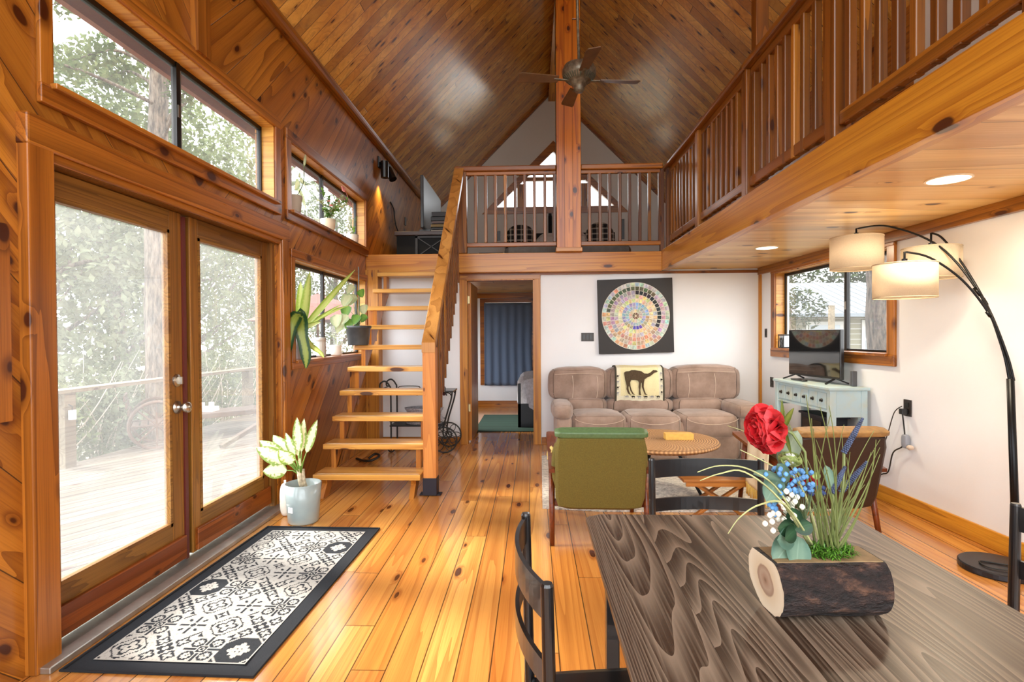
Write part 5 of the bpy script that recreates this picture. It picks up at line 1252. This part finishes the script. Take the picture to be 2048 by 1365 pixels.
for k_, yy in enumerate((0, .55)):
    m = MB(); m.tube([Mw @ Vector((.29*cos(a), yy, .29*sin(a))) for a in [2*pi*k/36 for k in range(36)]], .022, 8, closed=True)
    for q in range(8): m.tube([Mw @ Vector((0, yy, 0)), Mw @ Vector((.28*cos(q*pi/4), yy, .28*sin(q*pi/4)))], .012, 6)
    m.build('wheel_side', OLDW, wb_)
m = MB()
for k in range(5):
    u = .02+.09*k; m.bar(Mw @ Vector((-.25+u, 0, -.02+.01*k)), Mw @ Vector((-.25+u, .55, -.02+.01*k)), .07, .02)
m.build('seat', OLDW, wb_)
m = MB()
for k in range(4): m.bar(Mw @ Vector((-.27-.02*k, 0, .08+.09*k)), Mw @ Vector((-.27-.02*k, .55, .08+.09*k)), .02, .07)
m.build('backrest', OLDW, wb_)
pb = thing('patio_table', 'low wooden patio table on thin metal legs on the deck', 'table', (-4.45, 7.7, -.1))
m = MB(); m.bar((-4.75, 7.40, .20), (-4.10, 8.05, .20), .5, .07); m.build('table_top', OLDW, pb, bevel=.01)
for (x, y) in ((-4.6, 7.25), (-4.85, 7.55), (-4.0, 7.9), (-4.2, 8.2)):
    m = MB(); m.bar((x, y, .17), (x+.03, y+.02, -.1), .03, .03); m.build('leg', FRAME, pb)
m = MB(); m.box(-4.78, -4.52, 7.45, 7.62, .236, .30); m.cyl((-4.7, 7.5, .30), (-4.7, 7.5, .36), .035, n=14); m.cyl((-4.6, 7.56, .30), (-4.6, 7.56, .36), .035, n=14); tag(m.build('white_tray', plain('white_enamel', '#e8e6e0', .3)), 'white tray with two cups on the patio table', 'tray')
t = thing('garden_parasol', 'faded red-brown parasol standing beyond the deck table', 'parasol', (-3.75, 9.3, -.1))
m = MB(); m.lathe([(1.15, 1.55), (.6, 1.83), (.02, 2.02)], c=(-3.75, 9.3, 0), n=8, cap=False); m.build('canopy', plain('faded_red_canvas', '#6d4238', .85), t, solid=.01)
m = MB(); m.cyl((-3.75, 9.3, -.1), (-3.75, 9.3, 2.05), .022, n=10); m.build('pole', OLDW, t)
m = MB(); m.bar((-3.9, 6.6, -.08), (-3.55, 7.25, .22), .07, .05); tag(m.build('leaning_plank', OLDW), 'brown plank propped on the deck outside the right door leaf', 'plank')

TRK = NT('tree_bark'); _tc = TRK.n('TexCoord').outputs['Object']
_n = TRK.n('TexNoise', {'Vector': TRK.n('Mapping', {'Vector': _tc, 'Scale': (20, 20, 4)}).outputs[0], 'Scale': 1., 'Detail': 6, 'Roughness': .7}).outputs[0]
TRK = TRK.surf(TRK.pbsdf(TRK.mix(TRK.mr(_n, .38, .62), lin('#2b231d'), lin('#74685b')), .9, Normal=TRK.bump(_n, 1., .05)).outputs[0])
def trunk(name, x, y, z0, z1, r0, r1, parent=None, seed=0):
    m = MB(); rr = random.Random(seed); P_ = []; R_ = []
    for i in range(24):
        t_ = i/23; P_.append((x+.08*sin(t_*4+seed), y+.08*cos(t_*3+seed), z0+(z1-z0)*t_)); R_.append((r0+(r1-r0)*t_)*(1+.05*sin(i*2.1)))
    m.tube(P_, R_, 20); return m.build(name, TRK, parent, smooth=True)
def leafmat(name, a, b):
    t_ = NT(name); n_ = t_.n('TexNoise', {'Vector': t_.n('TexCoord').outputs['Object'], 'Scale': 3.5, 'Detail': 3}).outputs[0]
    c_ = t_.mix(t_.mr(n_, .35, .65), lin(a), lin(b)); p_ = t_.n('BsdfDiffuse', {'Color': c_}).outputs[0]; q_ = t_.n('BsdfTranslucent', {'Color': c_}).outputs[0]
    return t_.surf(t_.n('MixShader', {0: .35, 1: p_, 2: q_}).outputs[0])
LM = [leafmat('olive_foliage', '#454e2e', '#737b58'), leafmat('grey_green_foliage', '#4f5741', '#7c836b'), leafmat('dark_foliage', '#374229', '#616a49'), leafmat('deep_green_foliage', '#1d2414', '#3a4429')]
def cloud(m, c, R, n, size, seed, shell=.35):
    rr = random.Random(seed); c = Vector(c); k = len(m.v)
    for i in range(n):
        d = Vector((rr.gauss(0, 1), rr.gauss(0, 1), rr.gauss(0, 1))).normalized(); q = shell+(1-shell)*rr.random()**.6
        p = c+Vector((d.x*R[0], d.y*R[1], d.z*R[2]))*q
        if mn.noise(p*1.3) < -.12 and rr.random() < .8: continue
        a = Vector((rr.gauss(0, 1), rr.gauss(0, 1), rr.gauss(0, 1))).normalized(); b = a.orthogonal().normalized(); s_ = size*(.6+.8*rr.random())
        k = len(m.v); m.v += [tuple(p-a*s_), tuple(p+b*s_*.45), tuple(p+a*s_), tuple(p-b*s_*.45)]; m.face((k, k+1, k+2, k+3))
BUSHL = ['nearest low bush beyond the deck rail', 'low bush behind the wagon-wheel chair', 'low bush behind the patio table', 'low bush left of the parasol', 'low bush behind the parasol', 'farthest low bush past the parasol']
for i, y in enumerate((6.2, 7.7, 9.2, 10.8, 12.6, 14.6)):
    t = thing('bush', BUSHL[i], 'bush', (-6.5, y, -.9), group='bushes beyond the deck'); m = MB(); cloud(m, (-6.5-.15*i, y, .0), (1.0, 1.1, 1.05), 5200, .05, i+1); m.build('foliage', LM[i % 3], t)
    m = MB(); rr = random.Random(i)
    for k in range(12):
        b_ = Vector((-6.4, y, -.9)); e_ = b_+Vector((rr.uniform(-.3, .9), rr.uniform(-1, 1), rr.uniform(.9, 2.1))); m.tube(spline([tuple(b_), tuple(b_.lerp(e_, .5)+Vector((rr.uniform(-.2, .2),)*3)), tuple(e_)], 4), [.016-.0016*j for j in range(9)], 5)
    m.build('twigs', plain('pale_twig', '#a39a8c', .9) if i == 0 else bpy.data.materials['pale_twig'], t)
TREEL = ['tall tree seen through the left edge of the left door pane', 'tall tree behind the low bushes in the middle of the left door pane', 'tall tree behind the door meeting stiles', 'tall tree seen through the right door pane', 'tall tree seen through the lower side window', 'farthest tall tree past the parasol']
for i, (x, y, zc, r, n) in enumerate(((-8.4, 8.6, 2.3, 1.9, 9000), (-8.8, 11.2, 2.9, 2.1, 10000), (-9.2, 14.2, 3.0, 2.3, 10000), (-9.0, 17.6, 3.0, 2.5, 10000), (-7.6, 20.5, 3.0, 2.6, 9000), (-6.2, 25.0, 3.2, 3.2, 9000))):
    t = thing('leafy_tree', TREEL[i], 'tree', (x, y, -.9), group='trees beyond the deck'); trunk('trunk', x, y, -.9, zc+r*1.1, .16, .05, t, i)
    m = MB(); cloud(m, (x, y, zc+(0 if i == 0 else 1.1)), (r*.95, r*1.05, r*(1.25 if i == 0 else 1.75)), n if i == 0 else int(n*1.5), .075, 40+i); m.build('foliage', LM[(i+1) % 3], t)
    m = MB(); rr = random.Random(70+i)
    for k in range(11):
        b_ = Vector((x, y, .4+zc*rr.random())); e_ = b_+Vector((rr.uniform(-.5, 1.4), rr.uniform(-1.8, 1.8), rr.uniform(.2, 2.4)))*(r/2); m.tube(spline([tuple(b_), tuple(b_.lerp(e_, .5)+Vector((rr.uniform(-.3, .3),)*3)), tuple(e_)], 4), [.05-.0053*j for j in range(9)], 6)
    m.build('branches', TRK, t, smooth=True)
pnt = thing('pine_tree', 'straight pine trunk just outside the deck rail with high sparse branches', 'tree', (-5.75, 8.25, -.9))
trunk('trunk', -5.62, 8.05, -.9, 8, .19, .10, pnt, 3)
m = MB(); rr = random.Random(5); m2 = MB()
for k in range(16):
    b_ = Vector((-5.62, 8.05, 4.0+.26*k)); a = rr.uniform(0, 6.28); L = rr.uniform(1.2, 2.6); e_ = b_+Vector((cos(a)*L*.7-.2, sin(a)*L, rr.uniform(-.3, .7)))
    P_ = spline([tuple(b_), tuple(b_.lerp(e_, .5)+Vector((0, 0, .25))), tuple(e_)], 6); m.tube(P_, [.035-.0025*j for j in range(13)], 6)
    for p in P_[5:]: cloud(m2, p, (.28, .28, .2), 60, .045, k*13)
m.build('branches', TRK, pnt, smooth=True); m2.build('foliage', LM[2], pnt)
# oak and neighbour house beyond the side window
t = thing('oak_tree', 'thick grey oak trunk right outside the side window', 'tree', (4.42, 7.0, -.9)); trunk('trunk', 4.36, 6.85, -.9, 7, .29, .21, t, 2)
m = MB(); cloud(m, (4.6, 7.4, 6.6), (2.2, 2.2, 1.0), 3000, .07, 77); m.build('foliage', LM[0], t)
SID = plain('cream_siding', '#6e6a57', .8); RF = plain('pale_metal_roof', '#60676d', .5, metal=.2); WT = plain('white_house_trim', '#a5a5a2', .6); GP = plain('house_window_glass', '#7d868c', .15)
hs = thing('neighbour_house', 'cream sided house with pale metal roof beyond the side window', 'house', (12, 18, -.9))
m = MB(); m.box(6.6, 18, 16.0, 22, -.9, 1.86); m.build('wall', SID, hs)
m = MB()
for k in range(18): m.box(6.6, 18, 15.985, 16.0, -.85+.15*k, -.835+.15*k)
m.build('siding_laps', WT, hs)
m = MB(); m.prism([(15.5, 1.74), (19, 2.90), (22.5, 1.74), (22.5, 1.84), (19, 3.00), (15.5, 1.84)], 'x', 6.2, 18.4); rf = m.build('roof', RF, hs)
m = MB()
for k in range(40): m.bar((6.3+.3*k, 15.5, 1.85), (6.3+.3*k, 19, 3.01), .03, .03)
m.build('roof_ribs', RF, rf)
for (a, b, c, d) in ((7.85, 8.9, .3, 1.62), (9.42, 9.95, .55, 1.66), (11.2, 12.1, .5, 1.6)):
    m = MB(); m.box(a, b, 15.95, 15.99, c, d); wf = m.build('window_frame', WT, hs)
    m = MB(); h_ = (d-c)/2; m.box(a+.1, b-.1, 15.94, 15.952, c+.1, c+h_-.03); m.box(a+.1, b-.1, 15.94, 15.952, c+h_+.03, d-.1); m.build('pane', GP, wf)
m = MB(); m.box(8.12, 8.25, 15.2, 15.3, -.9, 2.05); tag(m.build('yard_post', WD['deckwood']), 'wooden post standing in front of the neighbouring house', 'post')
for i, (x, y, r, lb) in enumerate(((14.3, 27, 3.3, 'wide tree crown behind the ridge of the neighbouring house'), (19.0, 28, 3.3, 'tree crown behind the right end of the neighbouring house'), (6.6, 14.2, .75, 'small tree in front of the left corner of the neighbouring house'))):
    t = thing('garden_tree', lb, 'tree', (x, y, -.9), group='trees around the neighbouring house'); zc = 3.6 if i < 2 else 1.9; trunk('trunk', x, y, -.9, zc, .15 if i < 2 else .06, .06, t, i); m = MB(); cloud(m, (x, y, zc), (r*1.2, r, r*.8), 9000 if i < 2 else 1500, .13 if i < 2 else .06, 90+i); m.build('foliage', LM[3], t)

# ================================================================== DOOR MAT
mt = thing('door_mat', 'black and white patterned runner mat in front of the glass doors', 'mat', (-1.44, 2.8, 0), radians(-1.2))
MX0, MX1, MY0, MY1 = -.385, .385, -.79, .79
def tile(u, v, k):
    x, y = abs(u-.5)*2, abs(v-.5)*2; r = sqrt(x*x+y*y); a = atan2(v-.5, u-.5); dg = abs(x-y)
    if max(x, y) > .965: return 0
    if k == 0:    # quatrefoil in a ring
        ring_ = abs(r-.78-.07*cos(4*a)) < .045; pet = abs(r-.42-.16*cos(4*a)) < .075; cor = x+y > 1.62 and r > 1.05
        return 0 if (ring_ or pet or cor or r < .1) else 1
    if k == 1:    # four petal rings in the corners with a star
        cx, cy = x-.56, y-.56; q = sqrt(cx*cx+cy*cy); star = (x < .17 and y < .5-.8*x) or (y < .17 and x < .5-.8*y)
        return 0 if (abs(q-.27-.07*cos(4*atan2(cy, cx))) < .075 or (star and r > .14)) else 1
    if k == 2:    # octagon with arrow crosses
        if x+y > 1.5: return 0 if x+y < 1.62 else 1
        arrow = (x < .06+.18*max(0, y-.45) and .25 < y < .78) or (y < .06+.18*max(0, x-.45) and .25 < x < .78) or (dg < .13 and .33 < (x+y)/2 < .52)
        return 0 if (arrow or r < .13) else 1
    if k == 3:    # dark octagon with pale flower
        if x+y > 1.5: return 1 if x+y < 1.66 else 0
        pet = abs(cos(2*a))**.7*.62 > r and r > .12; dia = abs(sin(2*a))**2*.5 > r > .2
        return 1 if (pet or dia or r < .07) else 0
    # snowflake lace
    cx, cy = x-.5, y-.5; q = sqrt(cx*cx+cy*cy)
    return 0 if (abs(q-.3) < .06 or (dg < .07 and r < .8) or abs(r-.2) < .06 or (min(x, y) < .05 and r > .3)) else 1
order = [[0, 1, 4, 3], [4, 2, 0, 1], [1, 0, 2, 4], [3, 4, 1, 0], [1, 0, 2, 4], [4, 2, 0, 1], [0, 1, 4, 3], [4, 2, 0, 1]]
m = MB(); NX, NY = 112, 224; DK, LT = (.018, .021, .027), (.47, .45, .41); b = .072; N_ = 26
x0, x1, y0, y1 = MX0+b, MX1-b, MY0+b, MY1-b
m.c = DK
m.grid(lambda u, v: (MX0+(MX1-MX0)*u, MY0+(MY1-MY0)*v, .008-(.006 if u in (0, 1) or v in (0, 1) else 0)), 8, 8)
def mcol(u, v):
    X = u*4; Y = v*8
    if min(u, 1-u) < .014 or min(v, 1-v)*2 < .014: return LT
    k = order[int(Y) % 8][int(X) % 4]
    f = 1 if mn.noise(Vector((u*60, v*120, 0))) > -.25 else .8
    return tuple(c*f for c in (LT if tile(X % 1, Y % 1, k) else DK))
m.c = None
m.grid(lambda u, v: (x0+(x1-x0)*u, y0+(y1-y0)*v, .0088), 4*N_, 8*N_, mcol)
m.build('woven_pattern', FABRICC, mt, local=True)
m = MB(); m.tube([(MX0, MY0, .006), (MX1, MY0, .006), (MX1, MY1, .006), (MX0, MY1, .006)], .006, 6, closed=True); m.build('bound_edge', plain('black_binding', '#15181d', .9), mt, local=True)

# ================================================================== PLANTS
DIEF = leaf_mat('dumb_cane_leaf', '#7f9a3f', '#efe6c0', '#e8e0b0', .32, .45, .8)
DRAC = leaf_mat('dracaena_leaf', '#234a24', '#9aac4a', '#a9b65a', .06, .35, .6)
PALEL = leaf_mat('pale_green_leaf', '#9fae84', '#c2c59d', '#b9c09a', .1)  # paler green leaf colour shared by several plants
GRN = leaf_mat('green_leaf', '#4d7a2c', '#6d963c', '#88a850', .1)
POTG = plain('blue_grey_glazed_pot', '#93a0a0', .3, noise=.12, nscale=6, coat=.5)
SOIL = plain('dark_soil', '#241a14', .95, noise=.4, nscale=90)
def pot(root, c, r0, r1, h, mat, name='pot', rim=.008, n=36, ribs=0):
    c = Vector(c); prof = [(0, 0), (r0*.93, 0), (r0, .012)]
    N = 14 if ribs else 2
    for i in range(1, N+1):
        t = i/N; prof.append((r0+(r1-r0)*t+(.0025*(i % 2) if ribs else 0), .012+(h-.012)*t))
    prof += [(r1-rim, h+.002), (r1-rim, h*.8), (0, h*.8)]
    m = MB(); m.lathe(prof, c=c, n=n); return m.build(name, mat, root, smooth=True)
def soil(root, c, r, z):
    m = MB(); m.lathe([(r, 0), (r*.6, .004), (0, .006)], c=(c[0], c[1], z), n=20, cap=False); m.build('soil', SOIL, root)

# dumb cane by the glass door
pc = Vector((-1.615, 3.72, 0))
dc = thing('dumb_cane_plant', 'variegated dumb cane in a blue-grey pot on the floor beside the glass doors', 'potted plant', tuple(pc))
pot(dc, pc, .103, .122, .272, POTG); soil(dc, pc, .105, .215)
m = MB(); m.box(-.018, .018, -.001, .001, -.02, .02); Mlab = Matrix.Translation(pc+Vector((-.047, -.099, .11))) @ Matrix.Rotation(radians(-25), 4, 'Z')
m = MB(); m.xbox(Mlab, .04, .003, .038); m.build('pot_label', plain('white_sticker', '#e9e4e6', .5), dc)
CANE = plain('ringed_cane_stem', '#b9a98c', .7, noise=.5, nscale=45)
m = MB(); q = pc+Vector((0, 0, .215)); m.tube([q, q+Vector((-.02, 0, .08)), q+Vector((-.03, .0, .15))], [.020, .018, .016], 10); m.tube([q+Vector((.02, .01, 0)), q+Vector((.0, .01, .07)), q+Vector((-.005, .01, .15))], [.015, .013, .012], 10); m.build('cane', CANE, dc, smooth=True)
top = q+Vector((-.02, 0, .14)); Yp = 3.72
shp = lambda t: (sin(pi*min(1, t**.8*.97+.03)))**.75
for (x, y, wd, dY, dr) in ((516, 895, .11, -.08, .15), (522, 882, .10, .02, .1), (548, 872, .10, .12, .1), (528, 940, .12, -.1, .25), (594, 838, .075, .03, -.05), (608, 840, .06, .05, 0), (634, 843, .072, -.06, -.05), (572, 868, .06, .1, 0), (600, 916, .04, -.08, .3), (560, 900, .1, -.13, .3), (590, 862, .06, .13, 0)):
    tip = at(x, y, Yp+dY); d = tip-top; L = d.length; pe = top+d*.38
    m = MB(); m.tube([top+Vector((0, 0, -.03)), top+d*.2, pe], [.006, .005, .003], 6); m.build('leaf_stalk', GRN, dc, smooth=True)
    m = MB(); m.leaf(pe, tip-pe, (tip-pe).length*1.05, wd, dr*.3, up=(0, -1, .5), n=9, fold=.18, shape=shp); m.build('leaf', DIEF, dc, smooth=True)
wb = thing('spray_bottle', 'white plastic bottle standing behind the blue-grey plant pot', 'bottle', (-1.79, 3.83, 0))
m = MB(); m.cushion(-1.83, -1.76, 3.80, 3.86, 0.002, .24, e=3, n=8); m.build('bottle_body', plain('white_bottle', '#e6e3d8', .4), wb, smooth=True)
m = MB(); m.cyl((-1.795, 3.83, .24), (-1.795, 3.83, .26), .008, n=10); m.build('bottle_tip', plain('white_bottle_tip', '#f0eee6', .4), wb)

# corn plant in the lower window
SX = -1.99; SZ = 1.10
cp_ = thing('corn_plant', 'corn plant with long drooping leaves in a grey pot on the lower window sill', 'potted plant', (-1.975, 4.50, SZ))
pot(cp_, (-1.96, 4.50, SZ), .052, .066, .19, plain('grey_plastic_pot', '#85868c', .5), n=28); soil(cp_, (-1.975, 4.5), .06, SZ+.16)
o = Vector((-1.965, 4.50, SZ+.16)); crown = at(605, 660, 4.45)
m = MB(); m.tube([o, o.lerp(crown, .5), crown], [.012, .011, .009], 8); m.build('cane', plain('dry_cane', '#a08a5c', .7), cp_, smooth=True)
sl = lambda t: (sin(pi*min(1, t**.75*.96+.04)))**.7
for (x, y, wd, dY, dr) in ((621, 545, .085, .02, -.08), (601, 565, .09, .10, -.02), (612, 600, .07, .12, 0), (709, 541, .065, .45, .0), (692, 594, .05, .50, .15), (680, 605, .035, .42, .05), (640, 640, .05, -.05, .1)):
    tip = at(x, y, 4.45+dY); d = tip-crown; m = MB(); m.leaf(crown, d, d.length*1.02, wd, dr, up=(0, -1, .4), n=14, fold=.3, shape=sl); m.build('leaf', leaf_mat('lime_leaf', '#8ea83f', '#c3cf7a', '#d2d88c', .1) if 'lime_leaf' not in bpy.data.materials else bpy.data.materials['lime_leaf'], cp_, smooth=True)
def hang(pts, wd, mat=DRAC):
    P_ = spline([tuple(p) for p in pts], 5); m = MB(); n = len(P_)-1; k = len(m.v)
    for i, p in enumerate(P_):
        t = i/n; dd = (P_[min(i+1, n)]-P_[max(i-1, 0)]).normalized(); sdv = dd.cross(Vector((.3, -1, .1))).normalized(); w_ = wd/2*sl(t)*(1+.12*sin(t*18)); nn = sdv.cross(dd)
        m.v += [tuple(p+sdv*w_+nn*w_*.35), tuple(p), tuple(p-sdv*w_+nn*w_*.35)]
    for i in range(n):
        a = k+i*3; t0, t1 = i/n, (i+1)/n
        m.face([a, a+1, a+4, a+3], [(t0, 1, 0), (t0, 0, 0), (t1, 0, 0), (t1, 1, 0)]); m.face([a+1, a+2, a+5, a+4], [(t0, 0, 0), (t0, 1, 0), (t1, 1, 0), (t1, 0, 0)])
    m.build('leaf', mat, cp_, smooth=True)
hang([crown, at(596, 632, 4.3), at(585, 650, 4.22), at(577, 690, 4.2), at(575, 716, 4.22)], .10)
hang([crown, at(598, 628, 4.35), at(602, 660, 4.28), at(612, 710, 4.27), at(612, 738, 4.28)], .115)
hang([crown, at(622, 690, 4.5), at(640, 705, 4.62), at(648, 716, 4.68)], .04, bpy.data.materials['lime_leaf'])
# tin canister, glass vase
cn = thing('tin_canister', 'ribbed pale metal canister on the lower window sill', 'canister', (-2.0, 5.02, SZ))
m = MB(); pr_ = [(0, 0), (.046, 0)]+[(.046+(.0015 if i % 2 else 0), .01+.01*i) for i in range(14)]+[(.046, .15), (.048, .152), (.048, .178), (.044, .182), (0, .185)]
m.lathe(pr_, c=(-2.0, 5.03, SZ), n=32); m.build('canister_body', plain('brushed_tin', '#b9b4ac', .4, metal=.4), cn, smooth=True)
m = MB(); m.tube([(-2.0, 5.07, SZ+.16), (-2.0, 5.11, SZ+.14), (-2.0, 5.11, SZ+.06), (-2.0, 5.075, SZ+.03)], .006, 8); m.build('handle', bpy.data.materials['brushed_tin'], cn, smooth=True)
vs = thing('glass_vase', 'clear flared glass vase with pale green cuttings on the lower window sill', 'vase', (-2.0, 5.48, SZ))
VG = glass('vase_glass', .12, '#eaf2ee')
m = MB(); m.lathe([(.0, .005), (.042, .003), (.045, .06), (.05, .16), (.075, .30)], c=(-2.0, 5.48, SZ), n=32, cap=False); m.build('vase_body', VG, vs, smooth=True)
m = MB(); m.lathe([(.0, 0), (.052, 0), (.055, .01), (.055, .10), (.05, .105), (0, .106)], c=(-1.995, 5.40, SZ), n=28); m.build('white_cup', plain('white_sill_cup', '#eeeae2', .4), vs, smooth=True)
for k in range(9):
    a = k*.7; m = MB(); b_ = Vector((-2.0, 5.48, SZ+.03)); e_ = b_+Vector((.03*cos(a), .07*sin(a), .14+.02*(k % 4))); m.tube([b_, e_], .0015, 4); m.leaf(e_, (cos(a)*.4, sin(a), .2), .045, .035, .2, n=4, shape=oval); m.build('cutting', PALEL, vs)

# trailing plant in a dark pot on the stair tread
tp_ = Vector((-1.74, 5.33, 1.203))
hp = thing('pothos_pot', 'dark plastic pot of green pothos standing on a stair tread by the window', 'potted plant', tuple(tp_))
m = MB(); m.lathe([(0, 0), (.095, 0), (.10, .01), (.118, .165), (.128, .17), (.128, .192), (.118, .194), (.112, .16), (0, .16)], c=tp_, n=36); m.build('pot', plain('dark_slate_pot', '#3f4347', .4, noise=.35, nscale=9), hp, smooth=True)
soil(hp, tp_, .11, tp_.z+.158)
m = MB(); m.cyl(tp_+Vector((.01, 0, .15)), tp_+Vector((.008, 0, .78)), .006, n=8); m.build('plant_stake', plain('grey_stake', '#6f6f6c', .5, metal=.5), hp)
rr = random.Random(21)
heart = lambda t: (sin(pi*min(1, t**.6*.97+.03)))**.6
for (x, y, L) in ((668, 640, .15), (680, 655, .13), (690, 622, .14), (700, 650, .12), (706, 600, .14), (712, 640, .12), (722, 620, .12), (728, 640, .1), (702, 580, .12), (695, 600, .15), (716, 590, .1), (712, 660, .1), (690, 640, .13)):
    Y = 5.33+rr.uniform(-.1, .08); e_ = at(x+4, y-4, Y); b_ = tp_+Vector((.01, 0, .2)); m = MB(); m.tube([b_, b_.lerp(e_, .5)+Vector((0, 0, .03)), e_], .0022, 5)
    m.leaf(e_+Vector((0, 0, .03)), (rr.uniform(-.5, .5), -.4, -.7), L*.95, L*.8, .2, up=(0, -1, .3), n=6, fold=.2, shape=heart); m.build('leaf', GRN if rr.random() < .6 else PALEL, hp, smooth=True)

# upper sill plants
UZ = 2.312
up1 = thing('rubber_plant', 'young rubber plant in a ribbed beige pot on the upper window sill', 'potted plant', (-1.99, 4.47, UZ))
pot(up1, (-1.985, 4.46, UZ), .048, .062, .155, plain('ribbed_beige_pot', '#a9a193', .6), ribs=1); soil(up1, (-1.985, 4.46), .05, UZ+.13)
b_ = Vector((-1.985, 4.46, UZ+.12)); e_ = at(608, 330, 4.5)
m = MB(); m.tube(spline([tuple(b_), tuple(b_.lerp(e_, .5)+Vector((.02, .03, 0))), tuple(e_)]), .0035, 6); m.build('stem', STEMD, up1)
for (t, dx, dy, dz, L, W_) in ((.95, 0, .02, .1, .13, .045), (.55, .0, .12, .03, .15, .075), (.5, .02, -.13, -.02, .17, .07), (.35, .03, .1, -.10, .2, .065), (.6, .03, -.1, .05, .12, .06), (.3, .02, .05, -.06, .16, .05)):
    p = b_.lerp(e_, t); m = MB(); m.leaf(p, (dx, dy, dz), L, W_, .5, up=(1, 0, .3), n=8, fold=.25, shape=oval); m.build('leaf', PALEL, up1, smooth=True)
up2 = thing('christmas_cactus', 'flowering green cactus in a wide white pot on the upper window sill', 'potted plant', (-1.985, 5.22, UZ))
pot(up2, (-1.985, 5.20, UZ), .062, .072, .115, plain('cream_pot', '#d8c8ad', .5)); soil(up2, (-1.985, 5.2), .06, UZ+.1)
b_ = Vector((-1.985, 5.2, UZ+.1)); rr = random.Random(31)
for i in range(11):
    e_ = b_+Vector((rr.uniform(-.04, .1), rr.uniform(-.16, .28), rr.uniform(.08, .3))); m = MB()
    P_ = spline([tuple(b_), tuple(b_.lerp(e_, .5)+Vector((0, 0, .05))), tuple(e_)], 5); m.tube(P_, .003, 5)
    for p in P_[2:]:
        for k in range(3): m.leaf(p, (rr.uniform(-1, 1), rr.uniform(-1, 1), rr.uniform(-.2, 1)), .035, .022, .2, n=3, shape=oval)
    m.build('cactus_stem', GRN if i % 3 else PALEL, up2)
PINK = plain('pink_bloom', '#d98a86', .6)
for i in range(5):
    p = b_+Vector((rr.uniform(0, .08), rr.uniform(-.1, .2), rr.uniform(.1, .24))); m = MB()
    for k in range(5): m.ball(p+Vector((.01*cos(k*1.25), .01*sin(k*1.25), 0)), .009, 6)
    m.build('flower', PINK, up2)
up3 = thing('small_succulent', 'small sparse succulent in a pale pot at the far end of the upper sill', 'potted plant', (-1.985, 5.93, UZ))
pot(up3, (-1.985, 5.93, UZ), .055, .06, .10, plain('pale_clay_pot', '#cdbfae', .6)); soil(up3, (-1.985, 5.93), .05, UZ+.085)
b_ = Vector((-1.985, 5.93, UZ+.09))
for i in range(7):
    e_ = b_+Vector((rr.uniform(-.02, .06), rr.uniform(-.1, .1), rr.uniform(.06, .2))); m = MB(); m.tube([b_, e_], .002, 5)
    for k in range(4): m.leaf(e_-Vector((0, 0, .012*k)), (rr.uniform(-1, 1), rr.uniform(-1, 1), .4), .03, .016, .1, n=3, shape=oval)
    m.build('stem', GRN, up3)
m = MB()
for k in range(7): m.ball((-1.92, 5.42+.012*k, 2.80-.012*(k % 3)), .012, 6)
m.tube([(-1.92, 5.40, 2.79), (-1.92, 5.5, 2.8), (-1.93, 5.62, 2.74), (-1.93, 5.72, 2.68)], .0025, 5)
tag(m.build('pink_garland', PINK, smooth=True), 'tiny pink flower sprig pinned to the upper window casing', 'flower')
